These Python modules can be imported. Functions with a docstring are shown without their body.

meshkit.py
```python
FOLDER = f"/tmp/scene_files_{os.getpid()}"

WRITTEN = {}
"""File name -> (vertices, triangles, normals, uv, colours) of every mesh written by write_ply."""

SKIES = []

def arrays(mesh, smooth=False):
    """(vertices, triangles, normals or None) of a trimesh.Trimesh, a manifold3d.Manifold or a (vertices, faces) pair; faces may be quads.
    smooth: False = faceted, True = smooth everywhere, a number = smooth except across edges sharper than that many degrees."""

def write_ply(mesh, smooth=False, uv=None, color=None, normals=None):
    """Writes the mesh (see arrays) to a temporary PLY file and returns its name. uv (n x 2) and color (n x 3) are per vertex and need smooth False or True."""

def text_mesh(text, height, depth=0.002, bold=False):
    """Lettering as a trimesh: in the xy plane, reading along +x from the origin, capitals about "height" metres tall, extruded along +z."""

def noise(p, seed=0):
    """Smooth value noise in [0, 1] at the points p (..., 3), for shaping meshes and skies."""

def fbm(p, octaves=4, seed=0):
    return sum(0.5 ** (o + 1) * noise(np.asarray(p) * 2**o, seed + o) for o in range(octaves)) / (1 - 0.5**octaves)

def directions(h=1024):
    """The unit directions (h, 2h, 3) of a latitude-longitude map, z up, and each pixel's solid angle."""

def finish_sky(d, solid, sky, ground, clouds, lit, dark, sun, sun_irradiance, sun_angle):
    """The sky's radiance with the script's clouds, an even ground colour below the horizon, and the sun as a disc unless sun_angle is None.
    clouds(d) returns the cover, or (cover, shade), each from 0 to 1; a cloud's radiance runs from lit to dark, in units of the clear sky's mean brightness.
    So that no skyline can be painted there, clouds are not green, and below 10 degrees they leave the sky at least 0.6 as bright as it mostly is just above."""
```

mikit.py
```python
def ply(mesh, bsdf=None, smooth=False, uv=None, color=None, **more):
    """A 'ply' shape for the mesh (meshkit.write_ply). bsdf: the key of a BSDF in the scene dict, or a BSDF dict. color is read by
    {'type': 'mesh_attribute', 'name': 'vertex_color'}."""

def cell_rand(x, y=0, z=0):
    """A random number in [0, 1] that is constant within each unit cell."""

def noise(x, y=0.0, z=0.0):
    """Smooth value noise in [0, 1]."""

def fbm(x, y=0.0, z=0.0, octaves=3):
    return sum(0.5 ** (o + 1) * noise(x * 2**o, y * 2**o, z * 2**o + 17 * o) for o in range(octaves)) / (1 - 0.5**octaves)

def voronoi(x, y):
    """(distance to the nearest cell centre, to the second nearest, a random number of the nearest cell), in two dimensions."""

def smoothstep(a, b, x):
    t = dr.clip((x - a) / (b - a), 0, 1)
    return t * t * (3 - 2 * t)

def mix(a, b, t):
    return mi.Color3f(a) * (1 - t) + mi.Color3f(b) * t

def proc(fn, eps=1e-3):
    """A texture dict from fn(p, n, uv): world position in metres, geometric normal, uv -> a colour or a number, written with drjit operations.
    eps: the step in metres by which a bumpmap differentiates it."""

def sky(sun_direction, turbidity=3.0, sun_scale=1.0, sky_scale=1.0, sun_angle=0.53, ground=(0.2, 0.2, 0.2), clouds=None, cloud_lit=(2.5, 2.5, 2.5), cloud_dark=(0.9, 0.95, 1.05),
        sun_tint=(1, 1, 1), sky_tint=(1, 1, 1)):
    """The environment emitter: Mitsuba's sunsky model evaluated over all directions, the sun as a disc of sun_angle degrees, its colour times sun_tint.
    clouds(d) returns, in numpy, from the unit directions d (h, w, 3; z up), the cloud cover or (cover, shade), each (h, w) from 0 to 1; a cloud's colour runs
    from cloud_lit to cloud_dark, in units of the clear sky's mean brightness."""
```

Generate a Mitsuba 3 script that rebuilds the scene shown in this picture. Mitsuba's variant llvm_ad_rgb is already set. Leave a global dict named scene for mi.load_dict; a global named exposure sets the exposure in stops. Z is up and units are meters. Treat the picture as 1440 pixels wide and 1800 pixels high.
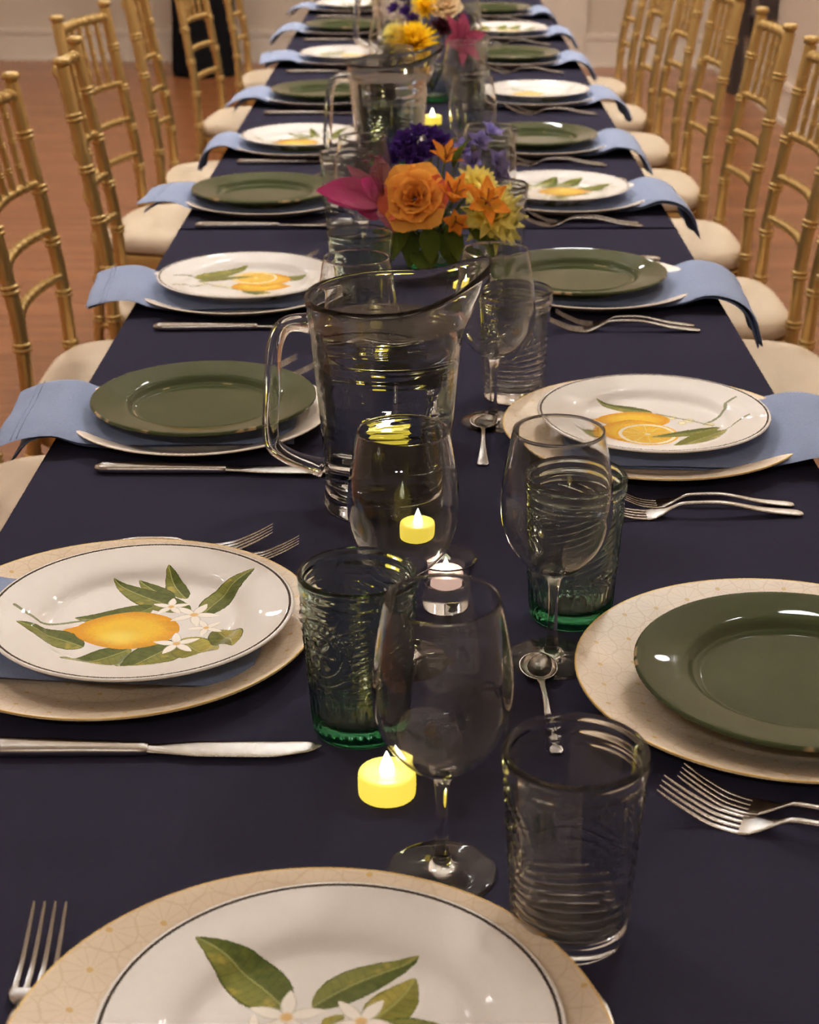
import math
import numpy as np
import drjit as dr
import mitsuba as mi
import trimesh
import manifold3d as m3
import meshkit
import mikit
from mikit import proc, noise, fbm, cell_rand, smoothstep, mix

T = mi.ScalarTransform4f
RNG = np.random.default_rng(7)
scene, labels = {'type': 'scene'}, {}
TZ = 0.76            # table top height

# ---------------------------------------------------------------- camera
EYE = np.array([0.0006, 0.0, TZ + 0.5919])
PITCH, YAW, ROLL, FPX = 0.4038, -0.0121, 0.005, 2887.2


def camera_axes():
    c, s = math.cos(YAW), math.sin(YAW)
    ry = np.array([[c, -s, 0], [s, c, 0], [0, 0, 1]])
    c, s = math.cos(PITCH), math.sin(PITCH)
    rp = np.array([[1, 0, 0], [0, c, -s], [0, s, c]])
    c, s = math.cos(ROLL), math.sin(ROLL)
    rr = np.array([[c, 0, -s], [0, 1, 0], [s, 0, c]])
    return rr @ rp @ ry


AX = camera_axes()
scene['camera'] = {
    'type': 'thinlens', 'aperture_radius': 0.0021, 'focus_distance': 1.32,
    'fov': math.degrees(2 * math.atan(720 / FPX)), 'fov_axis': 'x', 'near_clip': 0.02, 'far_clip': 60.0,
    'to_world': T().look_at(origin=EYE.tolist(), target=(EYE + AX[1]).tolist(), up=AX[2].tolist())}
exposure = -1.2

# ---------------------------------------------------------------- lamps of the room (globe pendants in pairs under the ceiling)
LAMP_RADIANCE = (965.0, 895.0, 815.0)
LAMP_R = 0.060
LAMPS = [(x + d, y, 2.95) for x, y in ((-1.45, 2.7), (0.95, 3.1), (-0.25, 4.9), (1.75, 5.3), (-1.75, 6.6), (0.55, 7.6), (-0.45, -2.0)) for d in (-0.14, 0.14)]
FLAME_RADIANCE = (34.0, 27.0, 15.0)
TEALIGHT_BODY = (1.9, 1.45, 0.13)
PINK_BODY = (1.35, 0.88, 0.72)

# ---------------------------------------------------------------- materials


def rgb(*c):
    return {'type': 'rgb', 'value': list(c)}


def mat(name, d):
    scene['mat_' + name] = d
    return 'mat_' + name


def principled(name, color, rough, two=True, **k):
    d = {'type': 'principled', 'base_color': color if isinstance(color, dict) else rgb(*color), 'roughness': rough, **k}
    return mat(name, {'type': 'twosided', 'bsdf': d} if two else d)


def plastic(name, color, alpha, two=True, ior=1.5):
    d = {'type': 'plastic', 'diffuse_reflectance': color if isinstance(color, dict) else rgb(*color), 'int_ior': ior, 'nonlinear': False}
    if alpha:
        d.update(type='roughplastic', alpha=alpha)
    return mat(name, {'type': 'twosided', 'bsdf': d} if two else d)


def navy_fn(p, n, uv):
    w = noise(p.x * 900, p.y * 900, p.z * 900)
    g = fbm(p.x * 9, p.y * 9, p.z * 9)
    return mix((0.0165, 0.0162, 0.0310), (0.0235, 0.0228, 0.0410), 0.5 * w + 0.5 * g)


M_NAVY = mat('navy_cloth', {'type': 'twosided', 'bsdf': {'type': 'blendbsdf', 'weight': 0.012, 'a': {'type': 'diffuse', 'reflectance': proc(navy_fn)}, 'b': {'type': 'diffuse', 'reflectance': rgb(0.30, 0.28, 0.26)}}})


def blue_fn(p, n, uv):
    w = noise(p.x * 700, p.y * 700, p.z * 700)
    g = fbm(p.x * 25, p.y * 25, p.z * 25)
    return mix((0.155, 0.200, 0.325), (0.220, 0.270, 0.405), 0.5 * w + 0.5 * g)


M_NAPKIN = principled('napkin_linen', proc(blue_fn), 0.9, sheen=0.15, specular=0.15)
M_HEM = principled('napkin_hem', (0.130, 0.170, 0.285), 0.9, specular=0.15)


def leaf_layer(col, u, v, x0, y0, x1, y1, w, bend, c_dark, c_light):
    x0, y0, x1, y1, w, bend = [a * 1e-3 for a in (x0, y0, x1, y1, w, bend)]
    ln = math.hypot(x1 - x0, y1 - y0)
    ax, ay = (x1 - x0) / ln, (y1 - y0) / ln
    t = ((u - x0) * ax + (v - y0) * ay) / ln
    tc = dr.clip(t, 0, 1)
    s = (-(u - x0) * ay + (v - y0) * ax) - bend * 4 * tc * (1 - tc)
    half = w * dr.power(dr.maximum(dr.sin(math.pi * dr.power(tc, 0.8)), 1e-4), 0.75) * (1 - 0.25 * tc)
    wob = 0.0006 * (noise(u * 400, v * 400) - 0.5)
    inside = (t > 0) & (t < 1) & (dr.abs(s) + wob < half)
    q = s / dr.maximum(half, 1e-5)
    vein = dr.abs(dr.sin((t * ln * 1000 * 0.62 - dr.abs(q) * 2.2)))
    n1 = fbm(u * 260, v * 260, 3.0)
    k = smoothstep(-0.25, 0.35, q) * 0.55 + 0.45 * n1
    c = mix(c_dark, c_light, dr.clip(k, 0, 1))
    c = mix(c, (0.36, 0.30, 0.055), 0.75 * smoothstep(0.56, 0.75, fbm(u * 120, v * 120, 8.0)) * smoothstep(-0.2, 0.5, q))
    c = c * (1 - 0.28 * smoothstep(0.35, 0.0, vein) * smoothstep(0.02, 0.2, dr.abs(q)))
    c = mix(c, (0.30, 0.32, 0.12), smoothstep(0.0006, 0.0002, dr.abs(s)))
    c = mix(c, c_dark, smoothstep(0.86, 0.98, dr.abs(q)))
    return dr.select(inside, c, col)


GD, GL = (0.034, 0.062, 0.012), (0.190, 0.205, 0.042)
YD, YL = (0.110, 0.125, 0.018), (0.330, 0.290, 0.050)
SD, SL = (0.120, 0.150, 0.090), (0.260, 0.290, 0.180)


def lemon_layer(col, u, v, cx, cy, a, b, ang, tip):
    cx, cy, a, b = cx * 1e-3, cy * 1e-3, a * 1e-3, b * 1e-3
    c, s = math.cos(ang), math.sin(ang)
    x, y = (u - cx) * c + (v - cy) * s, -(u - cx) * s + (v - cy) * c
    bb = b * (1 - 0.20 * dr.clip(-x / a, 0, 1))
    r = dr.sqrt(dr.square(x / a) + dr.square(y / bb))
    nip = (x < -a * 0.75) & (x > -a - tip * 1e-3) & (dr.abs(y) < 0.011 * dr.power(dr.clip((x + a + tip * 1e-3) / (0.25 * a + tip * 1e-3), 0, 1), 0.9))
    g = fbm(u * 700, v * 700, 5.0)
    base = mix((0.74, 0.46, 0.022), (0.62, 0.27, 0.008), smoothstep(0.45, 1.0, r + 0.25 * (g - 0.5)))
    base = mix(base, (0.80, 0.60, 0.10), smoothstep(0.55, 0.05, dr.sqrt(dr.square(x / a + 0.1) + dr.square(y / bb + 0.40))))
    base = mix(base, (0.50, 0.24, 0.010), 0.6 * smoothstep(0.62, 0.80, fbm(u * 90, v * 90, 2.0)) * smoothstep(0.5, 1, r))
    return dr.select((r < 1) | nip, base, col)


def slice_layer(col, u, v, cx, cy, r0):
    x, y = u * 1e3 - cx, v * 1e3 - cy
    r = dr.sqrt(x * x + y * y) / r0
    a = dr.atan2(y, x) * (10 / (2 * math.pi))
    seg = dr.abs(a - dr.floor(a) - 0.5)
    g = fbm(u * 900, v * 300, 1.0)
    pulp = mix((0.66, 0.35, 0.015), (0.78, 0.52, 0.05), g)
    c = mix(pulp, (0.80, 0.66, 0.30), smoothstep(0.44, 0.49, seg))
    c = mix(c, (0.82, 0.74, 0.52), smoothstep(0.79, 0.82, r))
    c = mix(c, (0.72, 0.40, 0.015), smoothstep(0.91, 0.94, r))
    c = mix(c, (0.82, 0.70, 0.40), smoothstep(0.11, 0.07, r))
    return dr.select(r < 1, c, col)


def blossom_layer(col, u, v, cx, cy, r0, rot):
    x, y = u * 1e3 - cx, v * 1e3 - cy
    r = dr.sqrt(x * x + y * y)
    a = (dr.atan2(y, x) + rot) * (5 / (2 * math.pi))
    f = dr.abs(a - dr.floor(a) - 0.5) * (2 * math.pi / 5)
    q = dr.abs(r * dr.sin(f)) / (0.19 * r0 * dr.maximum(dr.sin(math.pi * dr.clip(r / r0, 0.02, 1)), 0.02) + 0.4)
    inside = (r < r0) & (q < 1) & (dr.cos(f) > 0.5)
    c = mix((0.80, 0.76, 0.70), (0.46, 0.45, 0.38), smoothstep(0.65, 1.0, q))
    c = mix(c, (0.62, 0.42, 0.16), smoothstep(0.22, 0.10, r / r0))
    return dr.select(inside, c, col)


def twig_layer(col, u, v, pts, w):
    for (x0, y0), (x1, y1) in zip(pts[:-1], pts[1:]):
        dx, dy = x1 - x0, y1 - y0
        l2 = dx * dx + dy * dy
        t = dr.clip(((u * 1e3 - x0) * dx + (v * 1e3 - y0) * dy) / l2, 0, 1)
        d = dr.sqrt(dr.square(u * 1e3 - x0 - t * dx) + dr.square(v * 1e3 - y0 - t * dy))
        col = dr.select(d < w, mi.Color3f(0.20, 0.22, 0.14), col)
    return col


def dot_layer(col, u, v, cx, cy, r0):
    r = dr.sqrt(dr.square(u * 1e3 - cx) + dr.square(v * 1e3 - cy)) / r0
    return dr.select(r < 1, mix((0.80, 0.74, 0.52), (0.44, 0.44, 0.22), smoothstep(0.6, 1, r)), col)


def plate_fn(design, line_r):
    def fn(p, n, uv):
        u, v = uv.x, uv.y
        r = dr.sqrt(u * u + v * v)
        col = mi.Color3f(0.675, 0.655, 0.635)
        for kind, *a in design:
            col = {'leaf': leaf_layer, 'lemon': lemon_layer, 'slice': slice_layer, 'blossom': blossom_layer, 'twig': twig_layer, 'dot': dot_layer}[kind](col, u, v, *a)
        return dr.select((dr.abs(r - line_r) < 0.0009) & (n.z > 0.0), mi.Color3f(0.020, 0.016, 0.014), col)
    return proc(fn)


DESIGN_A = [('leaf', -42, 28, -87, 8, 9, 2, GD, GL), ('leaf', -38, 18, -72, -14, 10, 0, GD, GL), ('leaf', -20, 34, -70, -34, 15, 3, GD, GL), ('leaf', -28, 4, -8, -54, 17, 10, GD, GL),
            ('twig', [(-4, -45), (2, -62), (7, -77), (2, -87), (-8, -99)], 1.5), ('leaf', 40, -38, 18, -92, 15, -4, GD, GL), ('leaf', 42, -2, 74, -48, 16, 3, GD, GL),
            ('leaf', 44, 6, 72, -10, 5, 0, SD, SL), ('leaf', 30, 38, 86, -5, 20, -3, GD, GL), ('leaf', -12, 44, -71, 80, 13, 5, GD, GL), ('leaf', 26, 34, 62, 66, 19, -3, YD, YL),
            ('leaf', 12, 58, 58, 76, 14, 3, GD, YL), ('lemon', 12, -10, 40, 31, math.pi / 2, 9), ('blossom', -14, 38, 20, 0.4), ('blossom', 34, 31, 18, 1.1), ('blossom', -28, 18, 15, 0.0),
            ('blossom', 8, 50, 14, 0.8)]
DESIGN_B = [('leaf', 33, -4, 61, 52, 10, 2, GD, GL), ('leaf', -30, 42, -20, 78, 12, 0, GD, GL), ('twig', [(-2, -52), (8, -62), (26, -77), (36, -79), (47, -91)], 1.6),
            ('twig', [(-22, -60), (-22, -75), (-3, -96)], 1.3), ('lemon', 12, 18, 37, 24, math.pi / 2 + math.pi, 5), ('lemon', -22, 22, 34, 34, math.pi / 2 + math.pi, 3), ('slice', -30, 9, 31),
            ('leaf', -12, -66, -38, 6, 9, 3, GD, GL), ('leaf', -22, -70, -78, -6, 14, -2, YD, GL), ('dot', 18, -22, 5), ('dot', 9, -38, 6), ('dot', -3, -57, 5), ('dot', 2, -30, 4.5),
            ('twig', [(30, -8), (18, -25), (9, -40), (-6, -60)], 1.1)]
DESIGN_C = [('leaf', -24, 26, -77, 72, 18, -5, GD, GL), ('leaf', -11, 30, 45, 66, 13, 4, GD, GL), ('leaf', 18, 18, 43, 53, 14, -3, YD, YL), ('leaf', 14, 8, 72, 6, 12, 4, GD, GL),
            ('leaf', -28, 8, -66, 2, 10, 3, GD, GL), ('leaf', -4, 14, 6, 24, 6, 0, YD, YL), ('leaf', -30, -40, -70, -62, 14, 0, GD, GL), ('leaf', 28, -36, 66, -58, 14, 0, GD, GL),
            ('lemon', -2, -30, 44, 31, math.pi / 2, 9), ('blossom', -24, 22, 21, 0.35), ('blossom', 15, 19, 20, 0.9), ('blossom', -40, 12, 13, 0.2)]
M_PLATE = {'A': plastic('plate_lemon_whole', plate_fn(DESIGN_A, 0.1135), 0), 'B': plastic('plate_lemon_halved', plate_fn(DESIGN_B, 0.1135), 0),
           'C': plastic('plate_lemon_blossom', plate_fn(DESIGN_C, 0.1165), 0)}


def charger_fn(p, n, uv):
    s = 0.0305
    col = mix((0.66, 0.535, 0.40), (0.72, 0.60, 0.465), fbm(uv.x * 14, uv.y * 14, 4.0))
    x, y = uv.x / s, uv.y / (s * 0.866)
    ring, spoke, star = mi.Float(0), mi.Float(0), mi.Float(0)
    for j in (-1, 0, 1):
        row = dr.floor(y + 0.5) + j
        off = 0.5 * (row - 2 * dr.floor(row * 0.5))
        for i in (0, 1):
            cx = dr.floor(x - off) + i + off
            dx, dy = (x - cx) * s, (y - row) * s * 0.866
            r = dr.sqrt(dx * dx + dy * dy)
            ring = dr.maximum(ring, smoothstep(0.0007, 0.0002, dr.abs(r - 0.0158)))
            a = dr.atan2(dy, dx) * (6 / math.pi)
            f = dr.abs(a - dr.floor(a + 0.5)) * (math.pi / 6) * r
            spoke = dr.maximum(spoke, smoothstep(0.0006, 0.0002, f) * dr.select((r < 0.0155) & (r > 0.003), 1.0, 0.0))
            star = dr.maximum(star, smoothstep(0.0026, 0.0014, r))
    col = mix(col, (0.55, 0.42, 0.27), 0.55 * ring)
    col = mix(col, (0.57, 0.44, 0.29), 0.45 * spoke)
    return mix(col, (0.56, 0.36, 0.09), 0.8 * star)


M_CHARGER = plastic('charger_patterned', proc(charger_fn), 0.10)
M_DINNER = plastic('dinner_plate_cream', (0.74, 0.655, 0.565), 0.07)
M_GOLD_LINE = principled('gold_line', (0.72, 0.48, 0.16), 0.3, metallic=0.8)


def green_fn(p, n, uv):
    r = dr.sqrt(uv.x * uv.x + uv.y * uv.y)
    col = mix((0.021, 0.032, 0.011), (0.033, 0.045, 0.017), fbm(uv.x * 18, uv.y * 18, 2.0))
    chip = smoothstep(0.60, 0.70, fbm(uv.x * 60, uv.y * 60, 9.0)) * smoothstep(0.0022, 0.0004, dr.abs(r - 0.1165))
    line = smoothstep(0.62, 0.72, fbm(uv.x * 45, uv.y * 45, 1.0)) * smoothstep(0.0010, 0.0003, dr.abs(r - 0.0725))
    return mix(col, (0.36, 0.25, 0.13), dr.clip(chip + 0.7 * line, 0, 1))


M_GREEN = plastic('green_glaze', proc(green_fn), 0, ior=1.5)
M_STEEL = mat('steel', {'type': 'twosided', 'bsdf': {'type': 'roughconductor', 'material': 'none', 'specular_reflectance': rgb(0.56, 0.54, 0.52), 'alpha': 0.06}})
M_GLASS = mat('clear_glass', {'type': 'dielectric', 'int_ior': 1.5, 'ext_ior': 1.0})
GREEN_MEDIUM = {'type': 'homogeneous', 'albedo': rgb(0.0, 0.0, 0.0), 'sigma_t': rgb(1.0, 0.28, 0.62), 'scale': 42.0}
M_GREEN_GLASS = mat('green_glass', {'type': 'dielectric', 'int_ior': 1.5, 'ext_ior': 1.0})
M_WATER_TOP = mat('water_surface', {'type': 'dielectric', 'int_ior': 1.333, 'ext_ior': 1.0})
M_WATER_SIDE = mat('water_in_glass', {'type': 'dielectric', 'int_ior': 1.333, 'ext_ior': 1.5})


def gold_fn(p, n, uv):
    return mix((0.53, 0.335, 0.115), (0.62, 0.41, 0.16), fbm(p.x * 40, p.y * 40, p.z * 18))


M_GOLD = principled('gold_paint', proc(gold_fn), 0.33, metallic=0.75, specular=0.5)


def cushion_fn(p, n, uv):
    return mix((0.475, 0.380, 0.280), (0.545, 0.445, 0.340), 0.6 * fbm(p.x * 12, p.y * 12, p.z * 12) + 0.4 * noise(p.x * 800, p.y * 800, p.z * 800))


M_CUSHION = principled('cushion_cloth', proc(cushion_fn), 0.7, sheen=0.3, specular=0.3)


def plank_fn(tone):
    def fn(p, n, uv):
        g = fbm(p.x * 3 + 11 * tone, p.y * 60, 3.0, 4)
        f = fbm(p.x * 14, p.y * 240 + 9 * tone, 1.0)
        c = mix((0.130, 0.046, 0.018), (0.240, 0.095, 0.036), g)
        c = mix(c, (0.150, 0.052, 0.022), 0.35 * smoothstep(0.5, 0.8, f))
        return c * (0.86 + 0.20 * tone)
    return proc(fn)


M_PLANK = [principled('floor_plank_%d' % i, plank_fn(t), 0.28, specular=0.5) for i, t in enumerate((0.15, 0.5, 0.95))]
M_SUBFLOOR = principled('subfloor', (0.045, 0.02, 0.01), 0.9)


def wall_fn(p, n, uv):
    return mix((0.405, 0.330, 0.265), (0.440, 0.362, 0.292), fbm(p.x * 2.2, p.y * 2.2, p.z * 2.2))


M_WALL = principled('wall_paint', proc(wall_fn), 0.7, specular=0.3)
M_TRIM = principled('trim_paint', (0.50, 0.425, 0.355), 0.45)
M_CEIL = principled('ceiling_paint', (0.58, 0.53, 0.46), 0.9)
M_BLACK = mat('black_cloth', {'type': 'twosided', 'bsdf': {'type': 'diffuse', 'reflectance': rgb(0.006, 0.006, 0.007)}})
M_DARKWOOD = principled('dark_wood', (0.018, 0.011, 0.010), 0.4)
M_LAMPMETAL = principled('lamp_metal', (0.35, 0.27, 0.15), 0.4, metallic=0.7)
M_OPAL = principled('opal_glass', (0.8, 0.78, 0.72), 0.4)
M_TEAWAX = principled('tealight_plastic', (0.80, 0.66, 0.18), 0.45)
M_PINKWAX = principled('pink_plastic', (0.80, 0.58, 0.50), 0.45)
M_FLAME = principled('flame_plastic', (0.9, 0.85, 0.7), 0.5)


def petal_mat(name, c0, c1, f=120.0):
    def fn(p, n, uv):
        return mix(c0, c1, dr.clip(0.5 * fbm(p.x * f, p.y * f, p.z * f) + 0.75 * uv.x, 0, 1))
    return mat('petal_' + name, {'type': 'principledthin', 'base_color': proc(fn), 'roughness': 0.6, 'diff_trans': 0.75})


P_ROSE = petal_mat('rose', (0.50, 0.13, 0.015), (0.90, 0.44, 0.09))
P_ROSEOUT = petal_mat('rose_outer', (0.62, 0.18, 0.06), (0.66, 0.15, 0.10))
P_LILY = petal_mat('lily', (0.46, 0.17, 0.23), (0.44, 0.035, 0.16))
P_LILYIN = petal_mat('lily_pale', (0.56, 0.32, 0.31), (0.40, 0.09, 0.17))
P_ORANGE = petal_mat('orange', (0.80, 0.48, 0.06), (0.78, 0.22, 0.035))
P_YELLOW = petal_mat('yellow', (0.90, 0.72, 0.10), (0.97, 0.88, 0.30))
P_GOLDEN = petal_mat('golden', (0.75, 0.42, 0.01), (0.95, 0.70, 0.03))
P_BLUE = petal_mat('blue', (0.30, 0.24, 0.50), (0.24, 0.22, 0.58))
P_PURPLE = petal_mat('purple', (0.022, 0.010, 0.065), (0.046, 0.019, 0.130))
P_BURG = petal_mat('burgundy', (0.20, 0.03, 0.07), (0.33, 0.065, 0.12))
P_DARK = petal_mat('dark', (0.025, 0.008, 0.010), (0.05, 0.012, 0.015))
P_CREAM = petal_mat('cream', (0.70, 0.52, 0.32), (0.80, 0.64, 0.42))
P_LEAF = petal_mat('leaf', (0.022, 0.042, 0.008), (0.070, 0.090, 0.018))
P_STEM = principled('stem', (0.060, 0.095, 0.025), 0.6)
P_STAMEN = principled('stamen', (0.10, 0.012, 0.015), 0.6)

# ---------------------------------------------------------------- scene helpers


def numbered(name):
    if name not in labels and name not in scene:
        return name
    k = 1
    while f'{name}_{k:03d}' in labels or f'{name}_{k:03d}' in scene:
        k += 1
    return f'{name}_{k:03d}'


def thing(name, label, cat, group=None):
    key = numbered(name)
    labels[key] = {'label': label, 'category': cat}
    if group:
        labels[key]['group'] = group
    return key


def part(owner, name, d, to=None, label=None, kind=None):
    base = f'{owner}__{name}'
    key, k = base, 1
    while key in scene:
        key = f'{base}_{k:03d}'
        k += 1
    scene[key] = {**d, 'to_world': to} if to is not None else dict(d)
    if label or kind:
        labels[key] = {}
        if label:
            labels[key]['label'] = label
        if kind:
            labels[key]['kind'] = kind
    return key


def solo(name, d, label, cat, group=None, to=None):
    key = thing(name, label, cat, group)
    scene[key] = {**d, 'to_world': to} if to is not None else dict(d)
    return key


def struct(name, d, label=None, to=None):
    scene[name] = {**d, 'to_world': to} if to is not None else dict(d)
    labels[name] = {'kind': 'structure', **({'label': label} if label else {})}
    return name


def at(x, y, z=0.0, rot=0.0, scale=1.0):
    t = T().translate([float(x), float(y), float(z)]).rotate([0, 0, 1], float(rot))
    return t if scale == 1.0 else t.scale(float(scale))


# ---------------------------------------------------------------- mesh helpers
def box(x0, y0, z0, x1, y1, z1):
    b = trimesh.creation.box(extents=(x1 - x0, y1 - y0, z1 - z0))
    b.apply_translation(((x0 + x1) / 2, (y0 + y1) / 2, (z0 + z1) / 2))
    return b


def cat(*ms):
    return trimesh.util.concatenate([m if isinstance(m, trimesh.Trimesh) else trimesh.Trimesh(*m, process=False) for m in ms])


def grid_faces(nr, nc, wrap=True):
    i, j = np.meshgrid(np.arange(nr - 1), np.arange(nc if wrap else nc - 1), indexing='ij')
    a, b = i * nc + j, i * nc + (j + 1) % nc
    c, d = a + nc, b + nc
    return np.concatenate([np.stack([a, b, d], -1).reshape(-1, 3), np.stack([a, d, c], -1).reshape(-1, 3)])


def lathe(profile, n=64, fn=None):
    """Revolves the (r, z) profile (walk it from the bottom pole outside up, then inside down): (vertices, faces), normals outward. fn(theta, r, z, i) may move the rings."""
    pr = np.asarray(profile, float)
    th = np.arange(n) * 2 * np.pi / n
    r = np.maximum(pr[:, :1], 1e-5) * np.ones((1, n))
    z = pr[:, 1:2] * np.ones((1, n))
    if fn is not None:
        r, z = fn(np.ones((len(pr), 1)) * th, r, z)
    v = np.stack([r * np.cos(th), r * np.sin(th), z], -1).reshape(-1, 3)
    return v, grid_faces(len(pr), n)


def rounded(profile, k=3):
    """Chaikin smoothing of an open profile, ends kept."""
    p = np.asarray(profile, float)
    for _ in range(k):
        q = np.empty((2 * len(p), 2))
        q[0::2] = p * 1.0
        a, b = p[:-1], p[1:]
        mid = np.empty((2 * len(a), 2))
        mid[0::2], mid[1::2] = 0.75 * a + 0.25 * b, 0.25 * a + 0.75 * b
        p = np.vstack([p[:1], mid, p[-1:]])
    return p


def vertex_normals(v, f):
    n = np.zeros_like(v)
    fn = np.cross(v[f[:, 1]] - v[f[:, 0]], v[f[:, 2]] - v[f[:, 0]])
    for k in range(3):
        np.add.at(n, f[:, k], fn)
    return n / np.maximum(np.linalg.norm(n, axis=1, keepdims=True), 1e-20)


def shape(v, f, bsdf, normals=None, uv=None, **more):
    if bsdf == 'mat_green_glass':
        more['interior'] = GREEN_MEDIUM
    path = meshkit.write_ply((v, f), False, uv, None, normals=vertex_normals(v, f) if normals is None else normals)
    return {'type': 'ply', 'filename': path, 'face_normals': False, 'bsdf': {'type': 'ref', 'id': bsdf}, **more}


def planar(v, f, bsdf):
    return shape(v, f, bsdf, uv=v[:, :2])


def frames(path):
    p = np.asarray(path, float)
    t = np.gradient(p, axis=0)
    t /= np.linalg.norm(t, axis=1, keepdims=True) + 1e-12
    a = np.zeros_like(p)
    ref = np.array([0, 0, 1.0]) if abs(t[0, 2]) < 0.9 else np.array([1.0, 0, 0])
    a[0] = np.cross(t[0], ref)
    for i in range(1, len(p)):
        a[i] = a[i - 1] - t[i] * (a[i - 1] @ t[i])
        a[i] /= np.linalg.norm(a[i]) + 1e-12
    a[0] /= np.linalg.norm(a[0])
    return t, a, np.cross(t, a)


def tube(path, radii, n=10, squash=None):
    """A closed tube along the path."""
    p = np.asarray(path, float)
    t, a, b = frames(p)
    th = np.arange(n) * 2 * np.pi / n
    r = np.broadcast_to(np.asarray(radii, float), (len(p),))[:, None, None]
    sa, sb = (1, 1) if squash is None else squash
    v = (p[:, None] + r * (sa * np.cos(th)[None, :, None] * a[:, None] + sb * np.sin(th)[None, :, None] * b[:, None])).reshape(-1, 3)
    f = grid_faces(len(p), n)
    k = len(v)
    v = np.vstack([v, p[:1], p[-1:]])
    j = np.arange(n)
    f = np.vstack([f, np.stack([np.full(n, k), (j + 1) % n, j], 1), np.stack([np.full(n, k + 1), k - n + j, k - n + (j + 1) % n], 1)])
    return v, f


def resample(path, s):
    p = np.asarray(path, float)
    L = np.concatenate([[0], np.cumsum(np.linalg.norm(np.diff(p, axis=0), axis=1))])
    return np.stack([np.interp(s, L, p[:, k]) for k in range(3)], 1), L[-1]


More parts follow.
